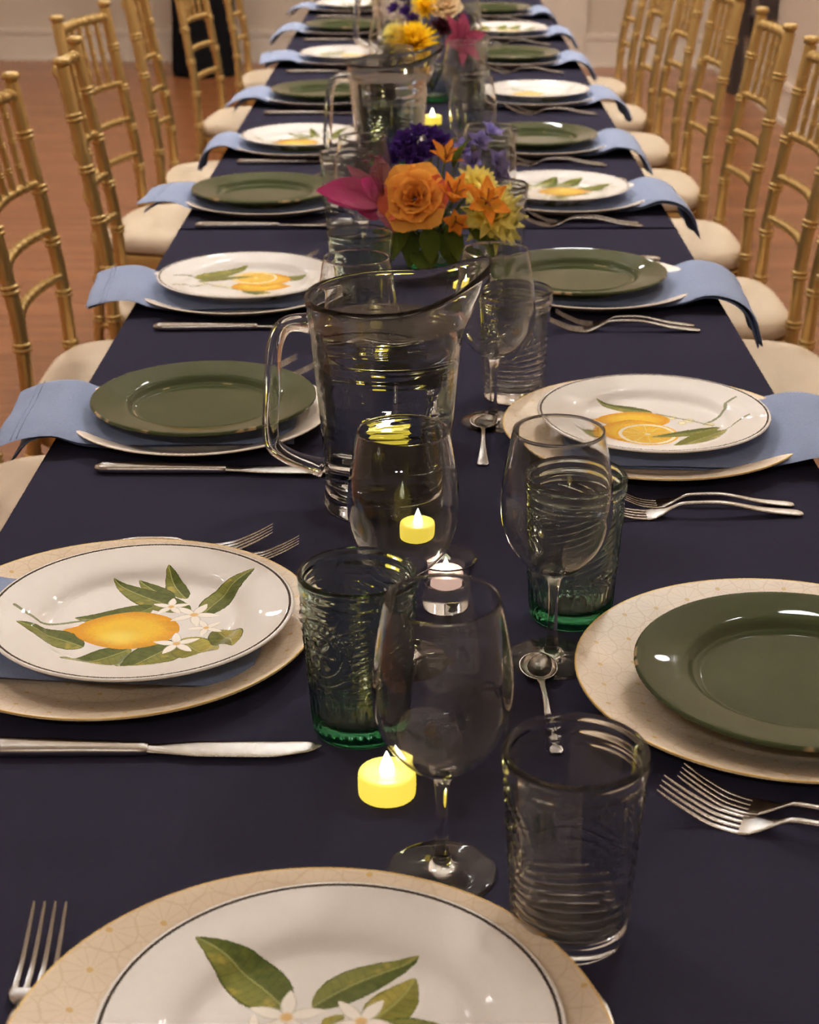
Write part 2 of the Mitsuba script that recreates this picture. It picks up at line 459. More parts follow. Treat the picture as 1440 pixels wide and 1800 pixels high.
def bamboo(path, r, every, n=10, first=None, bead=1.30, ring=0.0065):
    """A turned pole with paired bamboo rings."""
    _, L = resample(path, [0])
    at_ = np.arange(first if first is not None else every, L - 0.008, every)
    s, k = [0.0], [0.92]
    s += [0.002]
    k += [1.0]
    for c in at_:
        for d, m in ((-2.3, 1.0), (-1.35, 1.0), (-1.15, 1.0), (-0.95, bead), (-0.40, bead), (-0.2, 1.03), (0.2, 1.03), (0.40, bead), (0.95, bead), (1.15, 1.0), (1.35, 1.0), (2.3, 1.0)):
            s.append(c + d * ring)
            k.append(m)
    s += list(np.linspace(0, L, max(3, int(L / 0.05) + 1))[1:-1]) + [L - 0.002, L]
    k += [None] * (max(3, int(L / 0.05) + 1) - 2) + [1.0, 0.92]
    o = np.argsort(s)
    plain = np.array([k[i] is None for i in o])
    s, k = np.array(s)[o], np.array([1.0 if k[i] is None else k[i] for i in o])
    for i in range(1, len(s)):
        if s[i] - s[i - 1] < 1e-5:
            s[i] = s[i - 1] + 1e-5
    # plain points that fall inside a ring are dropped
    keep = np.ones(len(s), bool)
    for c in at_:
        inside = (np.abs(s - c) < 2.25 * ring) & (k == 1.0) & plain
        keep &= ~inside
    p, _ = resample(path, s[keep])
    return tube(p, r * k[keep], n)


def superellipse(a, b, e, n):
    th = np.arange(n) * 2 * np.pi / n
    c, s = np.cos(th), np.sin(th)
    return np.stack([a * np.sign(c) * np.abs(c) ** (2 / e), b * np.sign(s) * np.abs(s) ** (2 / e)], 1)


def stack_rings(rings):
    """Closed mesh from rings of equal length, capped by fans."""
    n = len(rings[0])
    v = np.vstack(rings)
    f = grid_faces(len(rings), n)
    k, j = len(v), np.arange(n)
    v = np.vstack([v, rings[0].mean(0), rings[-1].mean(0)])
    return v, np.vstack([f, np.stack([np.full(n, k), (j + 1) % n, j], 1), np.stack([np.full(n, k + 1), k - n + j, k - n + (j + 1) % n], 1)])


def to_manifold(vf):
    v, f = vf
    return m3.Manifold(m3.Mesh(np.asarray(v, np.float32), np.asarray(f, np.uint32)))


def rot_to(z_dir, spin=0.0):
    """A rotation that takes +z to z_dir."""
    z = np.asarray(z_dir, float)
    z = z / np.linalg.norm(z)
    x = np.cross([0, 1, 0.01], z)
    x /= np.linalg.norm(x)
    y = np.cross(z, x)
    c, s = math.cos(spin), math.sin(spin)
    return np.stack([c * x + s * y, -s * x + c * y, z], 1)


# ================================================================ THE ROOM
BW = [np.array([-3.6, 10.113]), np.array([1.632, 9.555])]           # the back wall's foot
RW = [np.array([1.632, 9.555]), np.array([1.905, -2.6])]            # the right wall's foot
H_ROOM = 3.5


def wall_prism(a, b, z0, z1, thick, inset=0.0):
    """A slab on the foot line a-b that grows to the left of its direction by thick."""
    d = (b - a) / np.linalg.norm(b - a)
    nrm = np.array([-d[1], d[0]])
    q = [a - nrm * inset, b - nrm * inset, b + nrm * thick, a + nrm * thick]
    v = np.array([[x, y, z] for z in (z0, z1) for x, y in q])
    f = [[0, 2, 1], [0, 3, 2], [4, 5, 6], [4, 6, 7]]
    for i in range(4):
        j = (i + 1) % 4
        f += [[i, j, j + 4], [i, j + 4, i + 4]]
    return trimesh.Trimesh(v, f, process=False)


struct('floor', mikit.ply(box(-3.8, -2.9, -0.06, 2.1, 10.4, -0.014), M_SUBFLOOR), 'reddish brown wooden plank floor')
struct('ceiling', mikit.ply(box(-3.9, -2.9, H_ROOM, 2.3, 10.5, H_ROOM + 0.1), M_CEIL))
struct('wall_back', mikit.ply(wall_prism(BW[0], BW[1], -0.05, H_ROOM, 0.15), M_WALL), 'plain beige painted wall')
struct('wall_right', mikit.ply(wall_prism(RW[0], RW[1], -0.05, H_ROOM, 0.15), M_WALL), 'beige painted side wall')
struct('wall_left', mikit.ply(box(-3.75, -2.9, -0.05, -3.6, 10.3, H_ROOM), M_WALL))
struct('wall_front', mikit.ply(box(-3.75, -2.75, -0.05, 2.2, -2.6, H_ROOM), M_WALL))
struct('baseboard_back', mikit.ply(cat(wall_prism(BW[0], BW[1], 0, 0.155, 0, 0.018), wall_prism(BW[0], BW[1], 0.155, 0.185, 0, 0.028), wall_prism(BW[0], BW[1], 0, 0.022, 0, 0.034)), M_TRIM), 'tall painted baseboard')
struct('baseboard_right', mikit.ply(cat(wall_prism(RW[0], RW[1], 0, 0.155, 0, 0.018), wall_prism(RW[0], RW[1], 0.155, 0.185, 0, 0.028), wall_prism(RW[0], RW[1], 0, 0.022, 0, 0.034)), M_TRIM))
dirb = (BW[1] - BW[0]) / np.linalg.norm(BW[1] - BW[0])


def on_back(x):
    return BW[0] + dirb * (x - BW[0][0]) / dirb[0]


struct('trim_1', mikit.ply(cat(wall_prism(on_back(0.835), on_back(0.905), 0, 2.2, 0, 0.030), wall_prism(on_back(0.85), on_back(0.89), 0, 2.2, 0, 0.040)), M_TRIM), 'upright painted door casing')
struct('door_1', mikit.ply(cat(wall_prism(on_back(0.05), on_back(0.835), 0.01, 2.2, 0, 0.012), wall_prism(on_back(0.15), on_back(0.72), 0.2, 1.0, 0, 0.020)), M_TRIM), 'painted panel door')
# planks: rows across the room, each a piece of its own
PL = 0.128
k = 0
for row in range(90):
    y0 = -0.62 + row * PL
    if y0 > 9.95:
        break
    xs = [-3.6, -1.9 + 1.5 * ((row * 0.382) % 1.0), 2.0]
    if row % 3 == 0:
        xs = [-3.6, -2.2 + 0.6 * ((row * 0.618) % 1.0), 0.2 + 0.9 * ((row * 0.27) % 1.0), 2.0]
    for x0, x1 in zip(xs[:-1], xs[1:]):
        dz = 0.0006 * ((k * 0.7548) % 1.0)
        part('floor', 'plank', mikit.ply(box(x0 + 0.0008, y0 + 0.0008, -0.014, x1 - 0.0008, min(y0 + PL, 10.1) - 0.0008, -dz), M_PLANK[int(3 * ((k * 0.5698) % 1.0))]))
        k += 1

# ================================================================ TABLES AND CLOTHS
HW = 0.3775
DROP = 0.34


def cloth_mesh(y0, y1, end_near, end_far, lift, seed, creases, tuck=False):
    """A cloth over the table: flat top with faint creases, rounded edges, sides that hang in soft folds."""
    ny = int((y1 - y0) / 0.016)
    ys = np.linspace(y0, y1, ny)
    top = np.linspace(-1, 1, 41) * HW
    arc = np.linspace(0, np.pi / 2, 5)[1:]
    rr = 0.006
    side = np.linspace(0.03, DROP, 12)
    xs_out = np.concatenate([HW + rr * np.sin(arc), np.full(len(side), HW + rr)])
    zs_out = np.concatenate([-rr + rr * np.cos(arc), -rr - side])
    x = np.concatenate([-xs_out[::-1], top, xs_out])
    z = np.concatenate([zs_out[::-1], np.zeros(41), zs_out])
    X = np.ones((ny, 1)) * x
    Z = np.ones((ny, 1)) * z
    Y = ys[:, None] * np.ones((1, len(x)))
    hang = np.clip((-Z - 0.012) / 0.3, 0, 1)
    fold = 0.030 * hang * np.sin(Y * 23 + 2.3 * np.sin(Y * 5 + seed) + np.sign(X))
    X = X + np.sign(X) * (fold + 0.035 * hang)
    on = hang < 1e-9
    P = np.stack([X * 5, Y * 5, 0 * X], -1)
    Z = Z + np.where(on, 0.0007 * (meshkit.fbm(P, 3, seed) - 0.5), 0)
    for yc, h, w in creases:
        Z = Z + np.where(on, h * np.exp(-((Y - yc - 0.004 * np.sin(9 * X)) / w) ** 2), 0)
    if tuck:                                        # the far end slips under the next cloth
        q = np.clip((Y - (y1 - 0.06)) / 0.03, 0, 1)
        Z, X = Z - 0.0022 * q * on, X - np.sign(X) * 0.003 * q * (1 - on)
    elif not end_near:                              # the lapping hem stands up a little
        Z = Z + 0.0016 * np.exp(-((Y - y0) / 0.007) ** 2) * on
    Z = Z + TZ - 0.0005 + lift
    v, f = np.stack([X, Y, Z], -1).reshape(-1, 3), grid_faces(ny, len(x), wrap=False)
    parts_ = [(v, f[:, ::-1])]
    for yy, sgn, on_ in ((y0, -1, end_near), (y1, 1, end_far)):
        if on_:
            xx = np.linspace(-HW - rr, HW + rr, 41)
            zz = np.concatenate([[0], np.linspace(0.006, DROP, 12)])
            A, B = np.meshgrid(xx, zz)
            hg = B / 0.34
            yv = yy + sgn * (0.004 + 0.03 * hg + 0.02 * hg * np.sin(A * 26))
            vv = np.stack([A, yv, TZ + lift - 0.0005 - B], -1).reshape(-1, 3)
            ff = grid_faces(len(zz), len(xx), wrap=False)
            parts_.append((vv, ff if sgn < 0 else ff[:, ::-1]))
    return cat(*parts_)


def folding_table(y0, y1, label):
    t = thing('folding_table', label, 'table')
    part(t, 'tabletop', mikit.ply(box(-HW + 0.004, y0, TZ - 0.035, HW - 0.004, y1, TZ - 0.0045), M_DARKWOOD))
    for y in (y0 + 0.18, y1 - 0.18):
        for s in (-1, 1):
            part(t, 'leg', mikit.ply(tube([(s * 0.27, y, TZ - 0.035), (s * 0.29, y, 0.0)], 0.0125, 8), M_BLACK))


folding_table(0.47, 2.42, 'long folding table under the front of the navy cloth')
folding_table(2.44, 4.38, 'long folding table under the middle of the navy cloth')
folding_table(4.40, 6.32, 'long folding table under the far end of the navy cloth')
solo('tablecloth', mikit.ply(cloth_mesh(0.455, 2.535, True, False, 0.0022, 3, [(1.315, 0.0020, 0.003), (0.868, 0.0016, 0.010), (0.835, -0.0012, 0.012)], True), M_NAVY, smooth=50),
     'navy blue tablecloth on the near part of the table, tucked under the far cloth', 'tablecloth')
solo('tablecloth', mikit.ply(cloth_mesh(2.485, 6.335, False, True, 0.0022, 5, [(3.4, 0.0010, 0.004), (4.9, 0.0010, 0.004)]), M_NAVY, smooth=50),
     'navy blue tablecloth on the far part of the table, lapping over the near cloth', 'tablecloth')
CZ = TZ + 0.0017          # the cloth's surface

# ================================================================ TABLEWARE MESHES


def charger_mesh(R, n=96):
    pr = rounded([(0, 0.0012), (0.62 * R, 0.0012), (0.63 * R, 0), (0.66 * R, 0), (0.68 * R, 0.003), (0.8 * R, 0.0062), (R - 0.004, 0.0155), (R - 0.0004, 0.0168), (R, 0.0178), (R - 0.0012, 0.0186),
                  (R - 0.004, 0.0182), (0.80 * R, 0.0105), (0.70 * R, 0.0058), (0.66 * R, 0.0045), (0.3 * R, 0.0042), (0, 0.0042)], 2)
    return lathe(pr, n)


def plate_mesh(R, n=96):
    k = R / 0.117
    pr = rounded([(0, 0.0022), (0.060 * k, 0.0022), (0.062 * k, 0), (0.066 * k, 0), (0.068 * k, 0.0026), (0.077 * k, 0.0085), (0.088 * k, 0.0128), (0.112 * k, 0.0176), (R - 0.0004, 0.0188), (R, 0.0200),
                  (R - 0.0012, 0.0210), (R - 0.004, 0.0208), (0.108 * k, 0.0195), (0.090 * k, 0.0162), (0.081 * k, 0.0132), (0.074 * k, 0.0080), (0.068 * k, 0.0064), (0.055 * k, 0.0060), (0, 0.0060)], 2)
    return lathe(pr, n)


def green_mesh(R, n=96):
    k = R / 0.117
    pr = rounded([(0, 0.002), (0.064 * k, 0.002), (0.066 * k, 0), (0.071 * k, 0), (0.073 * k, 0.003), (0.082 * k, 0.0100), (0.110 * k, 0.0160), (R - 0.001, 0.0168), (R + 0.0003, 0.0180), (R, 0.0196), (R - 0.0015, 0.0205), (R - 0.003, 0.0204),
                  (R - 0.006, 0.0202), (0.088 * k, 0.0165), (0.0795 * k, 0.0146), (0.075 * k, 0.0092), (0.0725 * k, 0.0086), (0.070 * k, 0.0072), (0.066 * k, 0.0068), (0.03 * k, 0.0068), (0, 0.0068)], 2)
    return lathe(pr, n)


R_PLATE, R_DINNER, R_CHARGER = 0.117, 0.1365, 0.152
D_CHARGER = planar(*charger_mesh(R_CHARGER), M_CHARGER)
D_CHARGER_HEAD = planar(*charger_mesh(0.157, 128), M_CHARGER)
D_DINNER = planar(*charger_mesh(R_DINNER, 72), M_DINNER)
D_PLATE = {k: planar(*plate_mesh(0.120 if k == 'C' else R_PLATE, 128 if k == 'C' else 80), m) for k, m in M_PLATE.items()}
D_GREEN = planar(*green_mesh(R_PLATE, 88), M_GREEN)


def gold_rim(R):
    th = np.linspace(0, 2 * np.pi, 97)
    return shape(*tube(np.stack([(R - 0.0010) * np.cos(th), (R - 0.0010) * np.sin(th), 0 * th + 0.0180], 1), 0.00085, 6), M_GOLD_LINE)


D_RIM, D_RIM_HEAD = gold_rim(R_CHARGER), gold_rim(0.157)


def strip(path, half_w, thick, shift=0.0, skew=None, seed=0, wav=0.0015):
    """A folded cloth band: path is (t, z) outward along +x; width along y; rounded long edges."""
    p = np.asarray(path, float)
    L = np.concatenate([[0], np.cumsum(np.linalg.norm(np.diff(p, axis=0), axis=1))])
    s = np.linspace(0, L[-1], 46)
    x, z = np.interp(s, L, p[:, 0]), np.interp(s, L, p[:, 1])
    for _ in range(2):
        x[1:-1], z[1:-1] = (x[:-2] + 2 * x[1:-1] + x[2:]) / 4, (z[:-2] + 2 * z[1:-1] + z[2:]) / 4
    tx, tz = np.gradient(x), np.gradient(z)
    ln = np.hypot(tx, tz)
    nx, nz = -tz / ln, tx / ln
    m = 22
    w = np.linspace(-1, 1, m)
    edge = np.sqrt(np.clip(1 - np.clip((np.abs(w) * half_w - (half_w - thick / 2)) / (thick / 2), 0, 1) ** 2, 0, 1))
    sec = [(wi * half_w, thick / 2 * e) for wi, e in zip(w, edge)] + [(wi * half_w, -thick / 2 * e) for wi, e in zip(w[::-1], edge[::-1])]
    rings = []
    for i in range(len(s)):
        q = s[i] / L[-1]
        k = (skew(q) if skew else (0.0, 1.0))
        r = []
        for a, b in sec:
            yy = shift + a * k[1] + k[0]
            dz = wav * q * q * math.sin(yy * 55 + seed + 5 * q) + 0.0006 * math.sin(yy * 31 + 9 * q + seed)
            r.append((x[i] + nx[i] * (b + dz), yy, z[i] + nz[i] * (b + dz)))
        rings.append(np.array(r))
    return stack_rings(rings)


def napkin_parts(R, rim, table_off, droop, length, seed, inner=-0.100, split=0.07, half=0.082):
    """R: the charger's radius, table_off: the table edge's distance from the plate's centre, droop: angle below level past the edge."""
    e = max(R + 0.008, table_off - 0.01)
    zt = rim + 0.0035
    base = [(inner, 0.0070), (-0.05, 0.0070), (0.05, 0.0070), (0.085, 0.0080), (0.117, 0.0128), (R - 0.006, zt - 0.0008), (R + 0.004, zt + 0.0005)]
    c = base[-1]
    n = 10
    for i in range(1, n + 1):
        a = droop * min(1.0, 1.45 * (i / n) ** 1.5)
        c = (c[0] + length / n * math.cos(a), c[1] - length / n * math.sin(a))
        base.append(c)
    sk = 0.010 * math.sin(seed * 2.1)

    def skew(q):
        return sk * q * q, 1.0 + 0.05 * q * math.sin(seed)
    top = strip([(x, z + 0.0018) for x, z in base], half, 0.0034, 0.0, skew, seed)
    low = [(x, z - 0.0012) for x, z in base[:-n]]
    c = low[-1]
    for i in range(1, n + 1):
        a = (droop + split) * min(1.0, 1.55 * (i / n) ** 1.5)
        c = (c[0] + (length * (0.97 if split < 0.15 else 0.86)) / n * math.cos(a), c[1] - (length * (0.97 if split < 0.15 else 0.86)) / n * math.sin(a))
        low.append(c)
    low = strip(low, half - 0.003, 0.0022, -0.002, skew, seed + 1.7, 0.003)
    # two stitched lines across the outer end
    d = []
    for back in (0.020, 0.026):
        p = np.asarray(base)
        L = np.concatenate([[0], np.cumsum(np.linalg.norm(np.diff(p, axis=0), axis=1))])
        s = L[-1] - back
        x, z = np.interp(s, L, p[:, 0]), np.interp(s, L, p[:, 1])
        q = s / L[-1]
        sh, wd = skew(q)
        ys = np.linspace(-half + 0.002, half - 0.002, 14) * wd + sh
        zz = [z + 0.0018 + 0.0016 + 0.0015 * q * q * math.sin(y * 55 + seed + 5 * q) + 0.0006 * math.sin(y * 31 + 9 * q + seed) - 0.0001 for y in ys]
        d.append(tube(np.stack([np.full(14, x), ys, zz], 1), 0.0005, 5))
    return shape(*top, M_NAPKIN), shape(*low, M_NAPKIN), [shape(*k, M_HEM) for k in d]


# ---- cutlery: laid along +x (handle end at x = 0), resting on z = 0


def loft(xs, half_w, thick, zs, n=14):
    rings = []
    th = np.arange(n) * 2 * np.pi / n
    for x, w, t, z in zip(xs, half_w, thick, zs):
        c, s = np.cos(th), np.sin(th)
        rings.append(np.stack([np.full(n, x), w * np.sign(c) * np.abs(c) ** 0.75, z + t * np.sign(s) * np.abs(s) ** 0.75], 1))
    return stack_rings(rings)


def spline(xs, ks, vs):
    from scipy.interpolate import PchipInterpolator
    return PchipInterpolator(ks, vs)(xs)


def fork_mesh(L):
    k = L / 0.20
    xs = np.linspace(0, 0.146, 34) * k
    w = spline(xs, np.array([0, 0.004, 0.03, 0.08, 0.115, 0.125, 0.133, 0.140, 0.146]) * k, np.array([0.004, 0.0075, 0.0068, 0.0036, 0.0030, 0.0042, 0.0090, 0.0118, 0.0124]) * k)
    th = spline(xs, np.array([0, 0.004, 0.08, 0.125, 0.146]) * k, np.array([0.0008, 0.0013, 0.0016, 0.0013, 0.0010]) * k)

    def zc(x):
        return spline(x, np.array([0, 0.03, 0.085, 0.112, 0.130, 0.146, 0.160, 0.180, 0.20]) * k, np.array([0.0022, 0.0048, 0.0135, 0.0125, 0.0050, 0.0014, 0.0026, 0.0098, 0.0205]) * k)
    body = to_manifold(loft(xs, w, th, zc(xs)))
    for i in range(4):
        y0 = (-1.5 + i) * 0.0066 * k
        tx = np.linspace(0.138, 0.20, 16) * k
        tw = np.interp(tx / k, [0.138, 0.18, 0.198, 0.20], [0.0021, 0.0016, 0.0010, 0.0006]) * k
        rings = loft(tx, tw, np.interp(tx / k, [0.138, 0.19, 0.20], [0.0010, 0.0009, 0.0004]) * k, zc(tx), 8)
        v = rings[0].copy()
        v[:, 1] += y0 * np.interp(v[:, 0] / k, [0.138, 0.16, 0.2], [0.95, 1.0, 0.95])
        body = body + to_manifold((v, rings[1]))
    return body


def spoon_mesh(L):
    k = L / 0.15
    xs = np.linspace(0, 0.108, 30) * k
    w = spline(xs, np.array([0, 0.003, 0.02, 0.06, 0.09, 0.108]) * k, np.array([0.0045, 0.0066, 0.0056, 0.0026, 0.0024, 0.0044]) * k)
    th = spline(xs, np.array([0, 0.003, 0.06, 0.108]) * k, np.array([0.0007, 0.0011, 0.0015, 0.0009]) * k)
    zs = spline(xs, np.array([0, 0.03, 0.07, 0.095, 0.108]) * k, np.array([0.0018, 0.0035, 0.0095, 0.0085, 0.0060]) * k)
    body = to_manifold(loft(xs, w, th, zs))
    bowl = m3.Manifold.sphere(1.0, 64).scale([0.0235 * k, 0.0160 * k, 0.0085 * k]).translate([0.127 * k, 0, 0.0085 * k])
    inner = m3.Manifold.sphere(1.0, 64).scale([0.0227 * k, 0.0152 * k, 0.0078 * k]).translate([0.127 * k, 0, 0.0092 * k])
    cut = m3.Manifold.cube([0.2 * k, 0.2 * k, 0.1], True).translate([0.127 * k, 0, 0.05 + 0.0078 * k])
    return body + (bowl - inner - cut)


def knife_parts(L):
    k = L / 0.24
    xs = np.linspace(0, 0.125, 20) * k
    w = spline(xs, np.array([0, 0.004, 0.03, 0.09, 0.118, 0.125]) * k, np.array([0.0055, 0.0090, 0.0088, 0.0068, 0.0058, 0.0052]) * k)
    th = spline(xs, np.array([0, 0.004, 0.05, 0.125]) * k, np.array([0.0024, 0.0044, 0.0046, 0.0034]) * k)
    h = loft(xs, w, th, 0 * xs + 0.0046 * k, 16)
    bx = np.linspace(0.118, 0.24, 26) * k
    bw = spline(bx, np.array([0.118, 0.135, 0.16, 0.20, 0.228, 0.238, 0.24]) * k, np.array([0.0046, 0.0062, 0.0098, 0.0102, 0.0075, 0.003, 0.0008]) * k)
    b = loft(bx, bw, np.interp(bx / k, [0.118, 0.13, 0.24], [0.003, 0.0014, 0.0006]) * k, 0 * bx + 0.0044 * k, 12)
    v = b[0].copy()
    off = np.interp(v[:, 0] / k, [0.118, 0.15, 0.21, 0.24], [0, 0.001, 0.002, 0.0075]) * k
    v[:, 1] += off
    return h, (v, b[1])


D_FORK_BIG = mikit.ply(fork_mesh(0.195), M_STEEL, smooth=45)
D_FORK_SMALL = mikit.ply(fork_mesh(0.172), M_STEEL, smooth=45)
D_SPOON = mikit.ply(spoon_mesh(0.134), M_STEEL, smooth=45)
_h, _b = knife_parts(0.245)
D_KNIFE = (shape(*_h, M_STEEL), shape(*_b, M_STEEL))

# ---- wine glass: one closed surface cut into bowl, stem and foot


def wine_parts(n):
    foot = rounded([(0, 0.0012), (0.020, 0.0008), (0.0325, 0.0), (0.0334, 0.0006), (0.0332, 0.0014), (0.027, 0.0024), (0.014, 0.0045), (0.0065, 0.0082), (0.0048, 0.012)], 2)
    stem = [(0.0044, 0.016), (0.0037, 0.024), (0.0035, 0.036), (0.0036, 0.050), (0.0040, 0.060), (0.0052, 0.0668), (0.0088, 0.0715)]
    outer = rounded([(0.0088, 0.0715), (0.0150, 0.0748), (0.0250, 0.0830), (0.0345, 0.0955), (0.0396, 0.110), (0.0411, 0.124), (0.0402, 0.142), (0.0370, 0.163), (0.0334, 0.1815), (0.0327, 0.1836)], 3)[1:]
    top = [(0.0329, 0.1841), (0.0327, 0.1847), (0.0322, 0.1850), (0.0317, 0.1847), (0.0315, 0.1841)]
    th = 0.0011
    d = np.gradient(outer, axis=0)
    d /= np.linalg.norm(d, axis=1, keepdims=True)
    inner = (outer - np.stack([d[:, 1], -d[:, 0]], 1) * th)[::-1]
    inner = inner[(inner[:, 1] < 0.1825) & (inner[:, 1] > 0.0775)]
    inner = np.vstack([inner, rounded([(inner[-1, 0], inner[-1, 1]), (0.010, 0.0752), (0.004, 0.0742), (0, 0.0740)], 2)[1:]])
    pr = np.vstack([foot, stem, outer, top, inner])
    v, f = lathe(pr, n)
    nv = vertex_normals(v, f)
    out, a = [], len(foot)
    for r0, r1 in ((a + len(stem) - 2, len(pr) - 1), (a - 1, a + len(stem) - 2), (0, a - 1)):
        sel = slice(r0 * n, (r1 + 1) * n)
        out.append(shape(v[sel], grid_faces(r1 - r0 + 1, n), M_GLASS, normals=nv[sel]))
    return out


WINE_HI, WINE_LO = wine_parts(72), wine_parts(40)


# ---- tumbler with pressed relief


def tumbler(kind, nz, nt, bsdf):
    H, RT, RB = 0.122, 0.0393, 0.0328
    zs = np.concatenate([[0.0, 0.0006, 0.002, 0.004, 0.0065], np.linspace(0.009, 0.1165, nz), [0.118, 0.1195, 0.1208, 0.1216]])

    def wall(z):
        return RB + (RT - RB) * np.clip((z - 0.004) / (H - 0.012), 0, 1) ** 1.15
    ro = wall(zs)
    ro[:5] = [RB - 0.0040, RB - 0.0022, RB - 0.0008, RB - 0.0001, RB]
    ro[-4:] += [0.0009, 0.0010, 0.0004, -0.0006]
    outer = np.stack([ro, zs], 1)
    zi = np.concatenate([[0.1214, 0.1202], np.linspace(0.116, 0.018, 26), [0.0145, 0.0122]])
    ri = wall(zi) - 0.0030
    ri[0] += 0.0012
    ri[1] += 0.0005
    ri[-2:] -= [0.0014, 0.005]
    inner = np.stack([ri, zi], 1)
    pr = np.vstack([[(0, 0.0016), (0.02, 0.0016), (RB - 0.007, 0.0010)], outer, inner, [(0.012, 0.0116), (0, 0.0115)]])
    is_out = np.zeros(len(pr), bool)
    is_out[3 + 5:3 + len(zs) - 4] = True

    def g(x, s):
        return np.exp(-(x / s) ** 2)

    def fn(th, r, z):
        d = 0 * r
        env = np.clip((z - 0.008) / 0.004, 0, 1) * np.clip((0.1165 - z) / 0.002, 0, 1)
        d += 0.0009 * g(z - 0.1115, 0.0030) + 0.0005 * g(z - 0.1030, 0.0009) + 0.0003 * g(z - 0.1060, 0.0007)
        body = np.clip((z - 0.042) / 0.003, 0, 1) * np.clip((0.100 - z) / 0.003, 0, 1)
        med = 0 * r
        for c in (math.pi, 0.0):
            a = (th - c + np.pi) % (2 * np.pi) - np.pi
            x, y = a * r, z - 0.073
            rho = np.hypot(x, y)
            phi = np.arctan2(y, x)
            m = np.clip((0.0255 - rho) / 0.0015, 0, 1)
            med = np.maximum(med, m)
            dm = 0.0011 * g(rho - 0.0238, 0.0009) + 0.0009 * g(rho - 0.0165, 0.0008)
            dm += 0.0011 * g(rho - 0.0202, 0.0011) * (0.5 + 0.5 * np.cos(phi * 26)) ** 2
            dm += 0.0012 * np.clip((0.0140 - rho) / 0.002, 0, 1) * (np.abs(np.cos(3 * phi)) ** 3 * g(rho - 0.008, 0.004)) + 0.0010 * g(rho, 0.0022)
            d += dm
        if kind == 'green':
            diag = np.cos(np.pi * (z - 0.35 * (th % np.pi) * 0.036) / 0.0062) ** 12
            d += 0.0008 * diag * body * (1 - med)
            for c in (0.72, 2.42, 0.72 + np.pi, 2.42 + np.pi):
                a = (th - c + np.pi) % (2 * np.pi) - np.pi
                d += 0.0008 * g(a * r, 0.0016) * body * (1 + 0.6 * np.sin(z * 900))
            d += 0.0007 * g(z - 0.0405, 0.0008)
            for zz in (0.0450, 0.0365):
                d += 0.0010 * g(z - zz, 0.0014) * (0.5 + 0.5 * np.cos(th * 44)) ** 2
            low = np.clip((0.034 - z) / 0.003, 0, 1)
            d += 0.0009 * low * np.abs(np.cos(th * 16)) - 0.0004 * low
        else:
            rib = np.clip((z - 0.012) / 0.006, 0, 1) * np.clip((0.086 - z) / 0.03, 0, 1)
            ph = z + 0.006 * np.cos(2 * th) * np.clip((z - 0.03) / 0.05, 0, 1)
            d += 0.0009 * np.cos(np.pi * ph / 0.0066) ** 8 * rib * (1 - med)
        return r + d * env * is_out[:, None], z
    v, f = lathe(pr, nt, fn)
    return shape(v, f, bsdf)


TUMBLER = {('green', 1): tumbler('green', 132, 192, M_GREEN_GLASS), ('green', 0): tumbler('green', 44, 88, M_GREEN_GLASS),
           ('clear', 1): tumbler('clear', 132, 132, M_GLASS), ('clear', 0): tumbler('clear', 48, 64, M_GLASS)}

# ---- pitcher and its water
WATER_Z, SPOUT = 0.172, math.radians(14)


